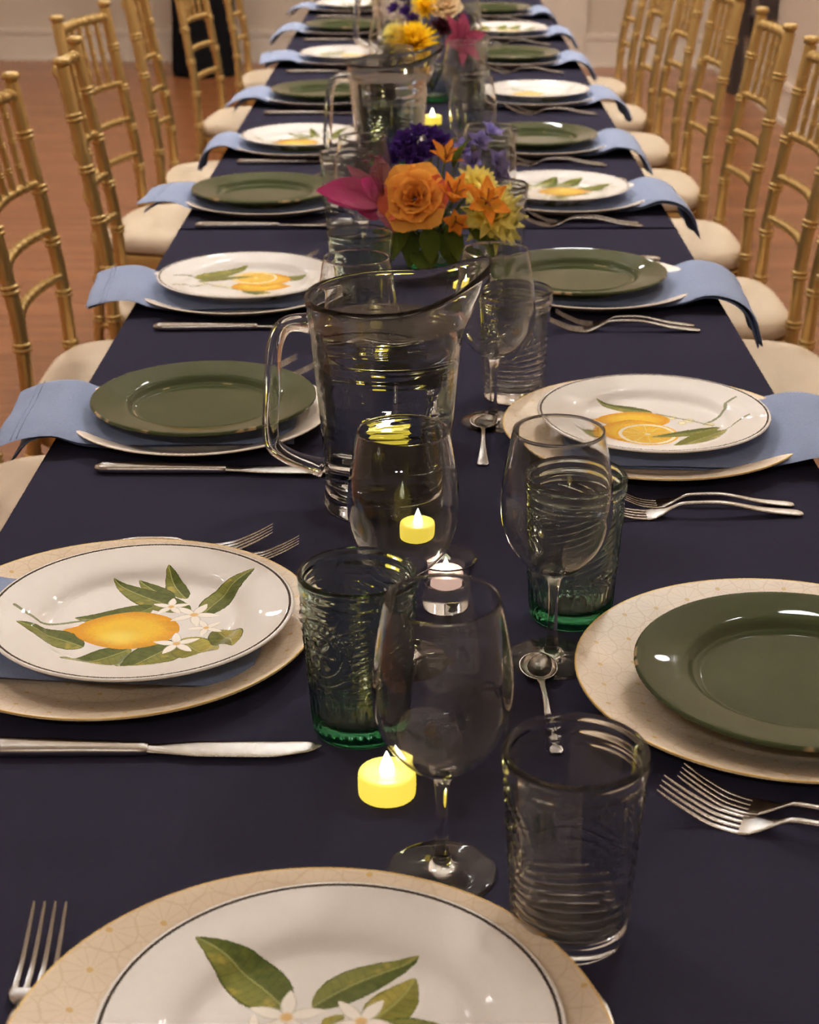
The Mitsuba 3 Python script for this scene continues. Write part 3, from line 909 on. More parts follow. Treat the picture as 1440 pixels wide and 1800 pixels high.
def pitcher_shapes():
    n = 96

    def spout(th, r, z):
        a = (th - SPOUT + np.pi) % (2 * np.pi) - np.pi
        up = np.clip((z - 0.150) / 0.05, 0, 1)
        up = up * up * (3 - 2 * up)
        lip = np.exp(-(a / 0.42) ** 2)
        side = np.exp(-((np.abs(a) - 0.95) / 0.45) ** 2)
        r2 = r + up * (0.026 * lip - 0.005 * side)
        return r2, z + up * (0.016 * lip + 0.010 * np.exp(-(a / 1.3) ** 2) - 0.002)
    out = [(0, 0.0035), (0.040, 0.0035), (0.052, 0.0006), (0.0570, 0.0), (0.0592, 0.0012), (0.0600, 0.004), (0.0594, 0.009), (0.0578, 0.0135), (0.0572, 0.019), (0.0574, 0.030), (0.0586, 0.055), (0.0604, 0.080), (0.0625, 0.105),
           (0.0645, 0.128), (0.0655, 0.1375), (0.0663, 0.1395), (0.0657, 0.1415), (0.0664, 0.150), (0.0673, 0.1545), (0.0668, 0.157), (0.0678, 0.165), (0.0690, 0.180), (0.0702, 0.190), (0.0712, 0.1955)]
    rim = [(0.0717, 0.1985), (0.0708, 0.2010), (0.0690, 0.2010), (0.0680, 0.1985)]
    th = 0.0042

    def r_in(z):
        return np.interp(z, [0.018, 0.030, 0.080, 0.128, 0.165, 0.19, 0.20], np.array([0.0572, 0.0574, 0.0604, 0.0645, 0.0676, 0.0703, 0.0718]) - th)
    up = [(r_in(z), z) for z in np.linspace(0.195, WATER_Z, 9)]
    v, f = lathe(out + rim + up, n, spout)
    v[-n:, 2] = WATER_Z                                            # the water line is level
    nv = vertex_normals(v, f)
    glass = shape(v, f, M_GLASS, normals=nv)
    low = [(r_in(z), z) for z in np.linspace(WATER_Z, 0.024, 40)] + [(0.0515, 0.0195), (0.047, 0.0172), (0.03, 0.0165), (0, 0.0165)]
    low = np.array(low)[::-1]
    wv, wf = lathe(low, n, spout)
    wv[-n:] = v[-n:]
    side = shape(wv, wf, M_WATER_SIDE)
    ring = wv[-n:]
    cen = np.array([ring[:, 0].mean(), ring[:, 1].mean(), WATER_Z])
    rings = [cen + (ring - cen) * k for k in (1.0, 0.97, 0.6, 0.2, 0.0005)]
    tv = np.vstack(rings)
    tf = grid_faces(len(rings), n)
    top = shape(tv, tf, M_WATER_TOP, normals=np.tile([0, 0, 1.0], (len(tv), 1)))
    hp = np.array([(-0.0672, 0, 0.172), (-0.078, 0, 0.1725), (-0.089, 0, 0.170), (-0.0975, 0, 0.158), (-0.1010, 0, 0.143), (-0.1040, 0, 0.105), (-0.1065, 0, 0.070), (-0.1045, 0, 0.057), (-0.0965, 0, 0.049), (-0.078, 0, 0.040), (-0.0588, 0, 0.0335)])
    from scipy.interpolate import CubicSpline
    L = np.concatenate([[0], np.cumsum(np.linalg.norm(np.diff(hp, axis=0), axis=1))])
    hp2 = CubicSpline(L, hp)(np.linspace(0, L[-1], 60))
    rad = 0.0074 + 0.0022 * np.exp(-np.linspace(0, 1, 60) / 0.05) + 0.0022 * np.exp(-(1 - np.linspace(0, 1, 60)) / 0.05)
    handle = shape(*tube(hp2, rad, 18, (1.15, 1.0)), M_GLASS)
    return glass, handle, side, top


PITCHER = pitcher_shapes()

# ---- tealights
TL_BODY = lathe(rounded([(0, 0.0), (0.0180, 0.0), (0.0190, 0.0012), (0.0190, 0.0150), (0.0180, 0.0172), (0.0155, 0.0172), (0.0120, 0.0158), (0.005, 0.0155), (0, 0.0155)], 2), 40)
TL_FLAME = lathe(rounded([(0, 0.0150), (0.0042, 0.0152), (0.0050, 0.0185), (0.0036, 0.0240), (0.0017, 0.0285), (0.0005, 0.0315), (0, 0.0320)], 2), 24)


def tealight(x, y, z, label, pink=False, s=1.0):
    t = thing('tealight', label, 'candle')
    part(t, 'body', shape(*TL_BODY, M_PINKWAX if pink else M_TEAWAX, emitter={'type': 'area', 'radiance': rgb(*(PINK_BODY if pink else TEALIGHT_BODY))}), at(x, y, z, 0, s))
    part(t, 'flame', shape(*TL_FLAME, M_FLAME, emitter={'type': 'area', 'radiance': rgb(*FLAME_RADIANCE)}), at(x, y, z, 0, s), label='white lit flame tip')


# ================================================================ PLACE SETTINGS
ORD = ['nearest', 'second', 'third', 'fourth', 'fifth', 'sixth', 'seventh', 'eighth', 'ninth']
# side, row, plate x, plate y, charger x, charger y, plate kind, big patterned charger?
SET = [('L', 0, -0.2185, 1.124, -0.236, 1.128, 'A', True), ('L', 1, -0.2327, 1.618, -0.237, 1.615, 'G', False), ('L', 2, -0.2377, 2.105, -0.245, 2.100, 'B', False),
       ('L', 3, -0.2644, 2.649, -0.259, 2.645, 'G', False), ('L', 4, -0.2335, 3.119, -0.236, 3.117, 'A', False), ('L', 5, -0.2260, 3.679, -0.228, 3.677, 'G', False),
       ('L', 6, -0.204, 4.274, -0.208, 4.272, 'B', False), ('L', 7, -0.234, 4.876, -0.236, 4.874, 'G', False), ('L', 8, -0.240, 5.435, -0.240, 5.433, 'A', False),
       ('R', 0, 0.2650, 1.034, 0.259, 1.050, 'G', True), ('R', 1, 0.2285, 1.568, 0.228, 1.566, 'B', True), ('R', 2, 0.1990, 2.123, 0.219, 2.120, 'G', False),
       ('R', 3, 0.2110, 2.659, 0.224, 2.657, 'A', False), ('R', 4, 0.2027, 3.125, 0.210, 3.122, 'G', False), ('R', 5, 0.2377, 3.665, 0.236, 3.662, 'B', False),
       ('R', 6, 0.2150, 4.258, 0.217, 4.256, 'G', False), ('R', 7, 0.2200, 4.775, 0.222, 4.773, 'A', False), ('R', 8, 0.2040, 5.297, 0.206, 5.295, 'G', False)]
SIDE = {'L': 'left', 'R': 'right'}
# droop, length past the charger, inner end, how far the lower fold parts from the upper
DROOP = {('L', 0): (0.12, 0.05, -0.112, 0.07), ('L', 1): (0.38, 0.060, -0.10, 0.55), ('L', 2): (0.30, 0.055, -0.10, 0.10), ('L', 3): (0.16, 0.055, -0.10, 0.45), ('L', 4): (1.25, 0.075, -0.10, 0.05), ('L', 5): (0.55, 0.070, -0.10, 0.30),
         ('L', 6): (0.25, 0.075, -0.10, 0.2), ('L', 7): (0.8, 0.085, -0.10, 0.1), ('L', 8): (0.6, 0.07, -0.10, 0.2), ('R', 0): (0.5, 0.08, -0.045, -0.02), ('R', 1): (0.85, 0.090, -0.09, -0.02), ('R', 2): (1.25, 0.112, -0.09, -0.02),
         ('R', 3): (1.25, 0.100, -0.09, -0.02), ('R', 4): (1.15, 0.090, -0.09, -0.02), ('R', 5): (1.2, 0.085, -0.09, -0.02), ('R', 6): (1.1, 0.085, -0.09, -0.02), ('R', 7): (1.1, 0.075, -0.09, -0.02), ('R', 8): (1.2, 0.075, -0.09, -0.02)}
DRAWN = {'A': 'white plate printed with a whole lemon and leaves', 'B': 'white plate printed with a halved lemon and leaves', 'C': 'white plate printed with lemon and blossoms', 'G': 'glossy dark green plate with worn rim'}


def place_words(s, r):
    return f'at the {ORD[r]} {SIDE[s]} place'


for s, r, px, py, cx, cy, kind, big in SET:
    w = place_words(s, r)
    rot = -90.0 if s == 'L' else 90.0              # what the diner sees upright
    if big:
        t = thing('charger_plate', f'wide cream charger with gold rim {w}', 'plate', 'gold-rimmed chargers')
        part(t, 'dish', D_CHARGER, at(cx, cy, CZ, rot + 7 * r))
        part(t, 'rim_line', D_RIM, at(cx, cy, CZ), label='thin gold rim')
    else:
        solo('dinner_plate', D_DINNER, f'plain cream dinner plate under the smaller plate {w}', 'plate', 'plain cream dinner plates', at(cx, cy, CZ))
    dx = px - cx
    a, ln, inn, spl = DROOP[(s, r)]
    R = R_CHARGER if big else R_DINNER
    tp, lo, hems = napkin_parts(R, 0.0178, HW - abs(cx), a, ln, 1.3 * r + (0.6 if s == 'R' else 0.0), inn, spl, 0.093 if s == 'R' and r > 0 else 0.082)
    tilt = (-6, 4, 8, -7, 3, -5, 6, 2, -4)[r] * (1 if s == 'L' else -0.6)
    to = at(cx, cy, CZ, (180.0 if s == 'L' else 0.0) + tilt * 0.6)
    t = thing('napkin', f'folded slate blue napkin hanging from under the {"dark green" if kind == "G" else "lemon print"} plate {w}', 'napkin', 'blue napkins under the plates')
    uf = part(t, 'upper_fold', tp, to)
    part(t, 'lower_fold', lo, to)
    for h in hems:
        part(uf, 'hem_seam', h, to)
    zp = CZ + 0.0113
    if kind == 'G':
        solo('green_plate', D_GREEN, f'{DRAWN[kind]} {w}', 'plate', 'dark green plates', at(px, py, zp, rot + 40 * r))
    else:
        solo('lemon_plate', D_PLATE[kind], f'{DRAWN[kind]} {w}', 'plate', 'lemon print plates', at(px, py, zp, rot))

# the head of the table, nearest the camera
w = 'at the near end of the table'
t = thing('charger_plate', f'wide cream charger with gold rim {w}', 'plate', 'gold-rimmed chargers')
part(t, 'dish', D_CHARGER_HEAD, at(-0.060, 0.6496, CZ, 20))
part(t, 'rim_line', D_RIM_HEAD, at(-0.060, 0.6496, CZ), label='thin gold rim')
solo('lemon_plate', D_PLATE['C'], f'{DRAWN["C"]} {w}', 'plate', 'lemon print plates', at(-0.049, 0.660, CZ + 0.0068))

# cutlery
for i, (s, r, px, py, *_rest) in enumerate(SET):
    if s == 'L':
        if r == 0:
            x0, y0, a = -0.3170, 0.9640, -1.4
        else:
            x0, y0, a = {1: (-0.322, 1.482, -2.5), 2: (-0.338, 1.955, 0.4), 3: (-0.357, 2.497, 0.0), 4: (-0.346, 2.993, 0.0)}.get(r, (-0.345, py - 0.165, 0.0))
        t = thing('table_knife', f'steel table knife beside the {"dark green" if _rest[2] == "G" else "lemon print"} plate {place_words(s, r)}', 'knife', 'table knives on the left side')
        part(t, 'handle', D_KNIFE[0], at(x0, y0, CZ, a))
        part(t, 'blade', D_KNIFE[1], at(x0, y0, CZ, a))
        if r < 5:
            x0, y0 = (-0.333, 1.286) if r == 0 else (px - 0.115, py + 0.155)
            solo('dinner_fork', D_FORK_BIG, f'large steel fork lying on the far side of the plate {place_words(s, r)}', 'fork', 'large forks', at(x0 + 0.005, y0, CZ, 4))
            solo('salad_fork', D_FORK_SMALL, f'small steel fork lying next to the plate {place_words(s, r)}', 'fork', 'small forks', at(x0 + 0.052, y0 - 0.016, CZ, 3.5))
    else:
        x0, y0 = {0: (0.330, 0.846), 1: (0.341, 1.374), 2: (0.335, 1.945)}.get(r, (px + 0.120, py - 0.165))
        a = {0: 180 - 30.0 + 0.0, 1: 180 + 1.0, 2: 180 - 2.0}.get(r, 176.0)
        if r == 0:
            x0, y0, a = 0.331, 0.826, 180 - 21.0
        solo('dinner_fork', D_FORK_BIG, f'large steel fork with tines toward the glasses {place_words(s, r)}', 'fork', 'large forks', at(x0, y0, CZ, a))
        dx, dy = (-0.008, 0.022) if r == 0 else (-0.004, 0.021)
        solo('salad_fork', D_FORK_SMALL, f'small steel fork between large fork and plate {place_words(s, r)}', 'fork', 'small forks', at(x0 + dx, y0 + dy, CZ, a - 2))
        if r > 1 and r < 6:
            t = thing('table_knife', f'steel table knife on the far side of the plate {place_words(s, r)}', 'knife', 'table knives on the right side')
            for d, nm in zip(D_KNIFE, ('handle', 'blade')):
                part(t, nm, d, at(px + 0.130, py + 0.158, CZ, 180))
solo('dinner_fork', D_FORK_BIG, 'large steel fork standing its tines away from us, left of the nearest plate', 'fork', 'large forks', at(-0.2165, 0.5755, CZ, 89.4))
t = thing('table_knife', 'steel table knife right of the nearest plate, only its tip showing', 'knife')
for d, nm in zip(D_KNIFE, ('handle', 'blade')):
    part(t, nm, d, at(0.108, 0.487, CZ, 95))
solo('teaspoon', D_SPOON, 'small steel teaspoon by the foot of the wine glass, handle behind the clear ribbed tumbler', 'spoon', None, at(0.0865, 0.962, CZ, 92))
solo('teaspoon', D_SPOON, 'small steel teaspoon by the wine glass right of the pitcher', 'spoon', None, at(0.0545, 1.494, CZ, 88))

# ================================================================ GLASSES


def wine(x, y, hi, label):
    t = thing('wine_glass', label, 'wine glass', 'stemmed wine glasses')
    for d, nm in zip(WINE_HI if hi else WINE_LO, ('bowl', 'stem', 'foot')):
        part(t, nm, d, at(x, y, CZ + 0.0002))


def tumb(x, y, kind, hi, rot, label):
    solo('tumbler', TUMBLER[(kind, hi)], label, 'tumbler', 'pressed glass tumblers', at(x, y, CZ + 0.0002, rot))


wine(0.009, 0.826, True, 'empty clear wine glass nearest the camera, behind the front plate and beside the tealight')
tumb(0.081, 0.770, 'clear', 1, 8, 'clear ribbed tumbler nearest the camera, right of the front wine glass')
wine(-0.017, 1.098, True, 'empty clear wine glass behind the green tumbler, in front of the pitcher')
tumb(-0.047, 0.997, 'green', 1, 48, 'green pressed tumbler with round medallion, beside the nearest left plate')
wine(0.094, 1.098, True, 'empty clear wine glass beside the nearest green plate on the right')
tumb(0.114, 1.172, 'green', 1, 20, 'green pressed tumbler standing behind the wine glass at the nearest right place')
wine(0.069, 1.620, True, 'empty clear wine glass with teaspoon at its foot, right of the front pitcher')
tumb(0.094, 1.702, 'clear', 1, 60, 'clear ribbed tumbler behind the wine glass right of the front pitcher')
wine(-0.070, 1.590, False, 'wine glass hidden behind the handle side of the front pitcher')
tumb(-0.030, 1.520, 'clear', 0, 30, 'clear ribbed tumbler standing straight behind the front pitcher')
wine(-0.087, 2.240, False, 'wine glass behind the pale green tumbler, left of the front bouquet')
tumb(-0.081, 1.960, 'green', 0, 40, 'pale green tumbler left of the front bouquet, behind the pitcher')
wine(0.085, 2.32, False, 'wine glass behind the yellow flowers of the front bouquet')
tumb(-0.122, 2.470, 'clear', 0, 70, 'clear tumbler in front of the handle of the middle pitcher')
tumb(0.098, 2.235, 'clear', 0, 10, 'clear tumbler under the yellow flowers of the front bouquet')
for i, (x, y, k, tx, ty, wl, tl) in enumerate([
        (0.075, 2.78, 'clear', 0.105, 2.66, 'wine glass right of the middle pitcher, behind the front bouquet', 'clear tumbler right of the middle pitcher at the fourth right place'),
        (-0.06, 3.16, 'green', -0.075, 3.01, 'wine glass behind the middle pitcher at the fifth left place', 'green tumbler behind the middle pitcher at the fifth left place'),
        (0.070, 3.22, 'green', 0.085, 3.34, 'wine glass behind the middle pitcher at the fifth right place', 'green tumbler behind the middle pitcher at the fifth right place'),
        (0.080, 3.74, 'clear', 0.100, 3.84, 'wine glass right of the far bouquet', 'clear tumbler right of the far bouquet'),
        (-0.085, 3.62, 'clear', -0.095, 3.50, 'wine glass left of the far bouquet', 'clear tumbler left of the far bouquet'),
        (0.090, 4.32, 'green', 0.10, 4.42, 'wine glass right of the far pitcher', 'green tumbler right of the far pitcher')]):
    wine(x, y, False, wl)
    tumb(tx, ty, k, 0, 25 * i, tl)

for (x, y), wl in (((-0.0365, 1.405), 'front pitcher, nearest the camera'), ((-0.066, 2.86), 'middle pitcher behind the front bouquet'), ((-0.075, 4.30), 'far pitcher behind the far bouquet')):
    g = wl.split(' ')[0]
    t = thing('water_pitcher', f'clear glass handled pitcher of water, the {wl}', 'pitcher', 'glass water pitchers')
    part(t, 'body', PITCHER[0], at(x, y, CZ + 0.0002))
    part(t, 'handle', PITCHER[1], at(x, y, CZ + 0.0002), label='thick clear glass handle')
    t = thing('pitcher_water', f'clear water filling the {g} glass pitcher', 'water')
    part(t, 'volume', PITCHER[2], at(x, y, CZ + 0.0002))
    part(t, 'surface', PITCHER[3], at(x, y, CZ + 0.0002))

tealight(-0.026, 0.914, CZ, 'lit yellow tealight nearest the camera, left of the front wine glass')
tealight(-0.007, 1.322, CZ, 'lit yellow tealight in front of the water pitcher, behind the glass votive', False, 0.92)
tealight(-0.045, 1.640, CZ, 'lit yellow tealight close behind the front pitcher')
tealight(-0.035, 1.950, CZ, 'lit yellow tealight halfway between front pitcher and front bouquet')
tealight(0.045, 2.120, CZ, 'lit yellow tealight in front of the bouquet vase')
tealight(-0.055, 3.080, CZ, 'lit yellow tealight behind the middle pitcher')
tealight(-0.016, 2.520, CZ, 'lit yellow tealight just behind the front bouquet')
tealight(0.010, 3.400, CZ, 'lit yellow tealight in front of the far bouquet')
tealight(-0.02, 4.020, CZ, 'lit yellow tealight behind the far bouquet')
V = rounded([(0, 0.0012), (0.016, 0.0012), (0.0185, 0.0), (0.0200, 0.0016), (0.0204, 0.006), (0.0202, 0.026), (0.0212, 0.034), (0.0250, 0.0412), (0.0256, 0.0424), (0.0250, 0.0430), (0.0240, 0.0422), (0.0196, 0.034), (0.0184, 0.028), (0.0182, 0.0222),
             (0.016, 0.0198), (0, 0.0192)], 2)
solo('votive_holder', shape(*lathe(V, 56), M_GLASS), 'small clear glass votive cup behind the front wine glass', 'candle holder', None, at(0.015, 1.189, CZ + 0.0002))
tealight(0.015, 1.189, CZ + 0.0197, 'lit pink tealight inside the glass votive cup', True, 0.74)

# ================================================================ CHAIRS


def chair_shapes():
    out = []

    def add(nm, vf, m):
        out.append((nm, shape(*vf, m)))

    def back_x(z):          # the back posts lean back above and below the seat
        return np.interp(z, [0, 0.42, 0.60, 0.935], [-0.225, -0.185, -0.192, -0.245])
    for s in (-1, 1):
        zz = np.linspace(0, 0.935, 30)
        yy = s * np.interp(zz, [0, 0.45, 0.935], [0.175, 0.165, 0.152])
        v, f = bamboo(np.stack([back_x(zz), yy, zz], 1), 0.0122, 0.094, 12, 0.10)
        fin = lathe(rounded([(0, 0), (0.0095, 0), (0.0100, 0.004), (0.0155, 0.006), (0.0160, 0.013), (0.0120, 0.0175), (0, 0.019)], 2), 14)
        add('back_post', (v, f), M_GOLD)
        add('finial', (fin[0] + [back_x(0.935), s * 0.152, 0.934], fin[1]), M_GOLD)
    for s in (-1, 1):
        zz = np.linspace(0, 0.43, 12)
        add('front_leg', bamboo(np.stack([0.185 + 0 * zz, s * np.interp(zz, [0, 0.43], [0.188, 0.180]), zz], 1), 0.0122, 0.09, 12, 0.06), M_GOLD)

    def rail(z, r, bow, every, n=10):
        y = np.linspace(-0.150, 0.150, 15)
        return bamboo(np.stack([back_x(z) - bow * (1 - (y / 0.15) ** 2), y, 0 * y + z], 1), r, every, n, 0.02, 1.32, 0.0045)
    add('top_rail', rail(0.915, 0.0092, 0.022, 0.033, 12), M_GOLD)
    for z in (0.765, 0.682, 0.600):
        add('cross_rail', rail(z, 0.0072, 0.024, 0.028), M_GOLD)
    for y in np.linspace(-0.105, 0.105, 6):
        b = 0.022 * (1 - (y / 0.15) ** 2)
        add('spindle', bamboo([(back_x(0.915) - b, y, 0.915), (back_x(0.765) - b, y, 0.765)], 0.0058, 0.042, 8, 0.03, 1.3, 0.004), M_GOLD)
    prof = [(0.395, 0.97), (0.400, 1.0), (0.436, 1.0), (0.440, 0.97)]
    def ring(k, z, e=5.0):
        q = superellipse(0.200 * k, 0.200 * k, e, 40)
        q[:, 1] *= np.interp(q[:, 0], [-0.2, 0.2], [0.90, 1.0])
        return np.column_stack([q, np.full(40, z)])
    add('seat_frame', stack_rings([ring(k, z) for z, k in prof]), M_GOLD)
    cush = [(0.4405, 0.90), (0.4420, 0.97), (0.4480, 1.005), (0.4600, 1.01), (0.4720, 0.985), (0.4800, 0.92), (0.4850, 0.78), (0.4875, 0.55), (0.4885, 0.25)]
    add('seat_cushion', stack_rings([ring(k, z, 4.2) for z, k in cush]), M_CUSHION)
    for z in (0.16, 0.27):
        for s in (-1, 1):
            add('stretcher', bamboo([(back_x(z), s * 0.172, z), (0.185, s * 0.184, z)], 0.0080, 0.09, 8), M_GOLD)
    add('stretcher', bamboo([(0.185, -0.184, 0.21), (0.185, 0.184, 0.21)], 0.0080, 0.09, 8), M_GOLD)
    add('stretcher', bamboo([(back_x(0.21), -0.170, 0.21), (back_x(0.21), 0.170, 0.21)], 0.0080, 0.09, 8), M_GOLD)
    return out


CHAIR = chair_shapes()
# side, seat centre x, y, turn
CHAIRS = [('L', -0.455, 2.09, 0), ('L', -0.455, 2.665, 0), ('L', -0.425, 3.17, 7), ('L', -0.53, 3.76, -9), ('L', -0.49, 4.30, 3), ('L', -0.49, 5.18, -6), ('L', -0.47, 6.02, 0),
          ('R', 0.49, 2.655, 180), ('R', 0.49, 3.10, 180), ('R', 0.49, 3.605, 180), ('R', 0.49, 4.18, 180), ('R', 0.49, 4.72, 180), ('R', 0.49, 5.24, 180), ('R', 0.49, 5.80, 180)]
cnt = {'L': 0, 'R': 0}
for s, x, y, a in CHAIRS:
    key = thing('chiavari_chair', f'gold bamboo style chair with cream cushion, {ORD[cnt[s]]} along the {SIDE[s]} side', 'chair', f'gold chairs on the {SIDE[s]} side')
    cnt[s] += 1
    for nm, d in CHAIR:
        if nm == 'back_post':
            post = part(key, nm, d, at(x, y, 0, a))
            continue
        part(post if nm == 'finial' else key, nm, d, at(x, y, 0, a), label='cream padded seat cushion' if nm == 'seat_cushion' else None)

# ================================================================ BACKGROUND PIECES
t = thing('draped_stand', 'black cloth covered stand on the floor before the far left wall', 'stand')
n_ = 64
zz = [(0.0, 0.176), (0.012, 0.186), (0.05, 0.186), (0.3, 0.172), (0.7, 0.168), (1.0, 0.172), (1.06, 0.176)]
cl = lathe([(0, 0.0)] + [(r, z) for z, r in zz], n_, lambda th, r, z: (r * (1 + 0.03 * np.sin(9 * th) * (z < 1.0)), z))
part(t, 'drape', shape(*cl, M_BLACK), at(-1.24, 9.4, 0))
part(t, 'top_board', mikit.ply(lathe([(0, 1.055), (0.18, 1.055), (0.185, 1.06), (0.185, 1.075), (0.18, 1.08), (0, 1.08)], n_), M_BLACK, smooth=40), at(-1.24, 9.4, 0))
t = thing('side_cabinet', 'dark brown narrow cabinet on legs by the right wall near the far corner', 'cabinet')
part(t, 'body', mikit.ply(box(1.545, 8.60, 0.29, 1.63, 8.75, 0.75), M_DARKWOOD))
part(t, 'leg', mikit.ply(box(1.552, 8.69, 0.0, 1.606, 8.745, 0.29), M_DARKWOOD))
part(t, 'leg', mikit.ply(box(1.552, 8.605, 0.0, 1.606, 8.64, 0.29), M_DARKWOOD))
solo('wall_box', mikit.ply(box(1.57, 8.10, 0.43, 1.655, 8.30, 0.78), M_DARKWOOD), 'black box fixed to the right wall beside the dark cabinet', 'box')

# ================================================================ FLOWERS


def petal(L, W, curl=0.2, cup=0.3, nx=7, ny=5, point=0.7, ruffle=0.0, seed=0, blunt=False):
    """A petal along +x from the origin, face up (+z); curl lifts the tip, cup lifts the edges. Returns vertices, faces, uv (u along)."""
    u, s = np.meshgrid(np.linspace(0, 1, nx), np.linspace(-1, 1, ny), indexing='ij')
    w = W * np.maximum(np.sin(np.pi * np.clip(u, 0.02, 1) ** point) ** 0.8, 0.06)
    w = np.where(u > 0.97, 0.10 * W, w)
    if blunt:
        w = W * np.sqrt(np.clip(u + 0.06, 0, 1)) * np.where(u > 0.97, 0.62, 1.0)
        L = L * (1 - 0.16 * s ** 2 * u ** 2)
    x, y = L * u, w * s
    z = curl * L * u ** 2 + cup * W * s ** 2 * np.sin(np.pi * np.clip(u, 0, 0.9)) + ruffle * W * np.sin(7 * s + 5 * u + seed) * u
    v = np.stack([x, y, z], -1).reshape(-1, 3)
    return v, grid_faces(nx, ny, wrap=False), np.column_stack([u.reshape(-1), s.reshape(-1)])


def place(vf, az, el, base=0.0, R=None, pos=(0, 0, 0), lift=0.0):
    """Turns a petal to azimuth az and elevation el about the flower's axis (+z), pushes it out by base, then turns the flower by R and moves it to pos."""
    v, f, uv = vf
    c, s = math.cos(el), math.sin(el)
    x, y, z = v[:, 0] * c - v[:, 2] * s + base, v[:, 1], v[:, 0] * s + v[:, 2] * c + lift
    c, s = math.cos(az), math.sin(az)
    w = np.stack([x * c - y * s, x * s + y * c, z], 1)
    if R is not None:
        w = w @ R.T
    return w + np.asarray(pos), f, uv


def emit(owner, nm, vfu, m, **k):
    v, f, uv = vfu
    return part(owner, nm, shape(v, f, m, uv=uv), **k)


def merge(items):
    v, f, uv, k = [], [], [], 0
    for a, b, c in items:
        v.append(a)
        f.append(b + k)
        uv.append(c)
        k += len(a)
    return np.vstack(v), np.vstack(f), np.vstack(uv)


def stem(owner, top, root, r=0.0016, sag=0.01):
    top, root = np.asarray(top, float), np.asarray(root, float)
    u = np.linspace(0, 1, 12)[:, None]
    p = root + (top - root) * u + np.array([0, 0, sag]) * np.sin(np.pi * u)
    part(owner, 'stem', shape(*tube(p, r, 7), P_STEM))


def rose(name, label, pos, axis, size, root, m, mo, rng):
    t = thing(name, label, 'flower')
    R = rot_to(axis, rng.uniform(0, 6))
    n = 0
    for ring_, (cnt_, el, L, W, base, cup, curl) in enumerate([(3, 1.50, 0.62, 0.30, 0.06, 0.9, -0.05), (4, 1.38, 0.72, 0.40, 0.13, 0.9, -0.02), (5, 1.22, 0.78, 0.48, 0.22, 0.8, -0.12), (5, 1.00, 0.82, 0.56, 0.30, 0.7, -0.22), (6, 0.72, 0.86, 0.58, 0.34, 0.55, -0.32)]):
        for i in range(cnt_):
            az = 2 * np.pi * (i + 0.37 * ring_) / cnt_ + rng.uniform(-0.12, 0.12)
            emit(t, 'petal', place(petal(L * size, W * size, curl, cup, 8, 7, 0.62, 0.05, rng.uniform(0, 6), True), az, el + rng.uniform(-0.05, 0.05), base * size, R, pos), mo if ring_ == 4 and i % 3 == 0 else m)
            n += 1
    for i in range(4):
        emit(t, 'sepal', place(petal(0.6 * size, 0.14 * size, -0.2, 0.2), 1.57 * i, 0.1, 0.1 * size, R, pos, -0.05 * size), P_LEAF)
    stem(t, np.asarray(pos) - 0.02 * size * R[:, 2], root)
    return t


def mum(name, label, pos, axis, size, root, m, rng, core=None, n=90, wide=0.085):
    t = thing(name, label, 'flower')
    R = rot_to(axis, rng.uniform(0, 6))
    its = []
    for i in range(n):
        q = (i + 0.5) / n
        el = 1.45 * (1 - q) ** 0.9 - 0.05
        its.append(place(petal(size * (0.62 + 0.38 * q), wide * size, -0.10 + rng.uniform(-0.1, 0.1), 0.5, 5, 3, 0.75), 2.39996 * i, el + rng.uniform(-0.1, 0.1), 0.04 * size, R, pos))
    emit(t, 'petals', merge(its), m, kind='stuff')
    if core:
        emit(t, 'center', merge([place(petal(0.22 * size, 0.05 * size, 0, 0.3, 4, 3), 2.4 * i, 1.3 - 0.02 * i, 0.02 * size, R, pos, 0.10 * size) for i in range(24)]), core, kind='stuff')
    stem(t, pos, root)
    return t


def star(name, label, pos, axis, size, root, m, rng, n=6, el=0.75, wide=0.24, curl=-0.35, stamens=0, mat2=None, second=None):
    t = thing(name, label, 'flower')
    R = rot_to(axis, rng.uniform(0, 6))
    for i in range(n):
        emit(t, 'petal', place(petal(size, wide * size * (1 if i % 2 else 0.8), curl, 0.35, 9, 5, 0.8, 0.03, i), 2 * np.pi * i / n + rng.uniform(-0.1, 0.1), el + rng.uniform(-0.12, 0.12), 0.05 * size, R, pos), (second or m) if i % 2 else m)
    for i in range(stamens):
        a = 2 * np.pi * i / stamens
        p = [np.zeros(3), np.array([0.12 * math.cos(a), 0.12 * math.sin(a), 0.5]) * size, np.array([0.32 * math.cos(a), 0.32 * math.sin(a), 0.78]) * size]
        p = [np.asarray(pos) + R @ q for q in p]
        part(t, 'stamen', shape(*tube(p, [0.0007, 0.0006, 0.0012], 6), mat2 or P_STAMEN))
    stem(t, pos, root)
    return t


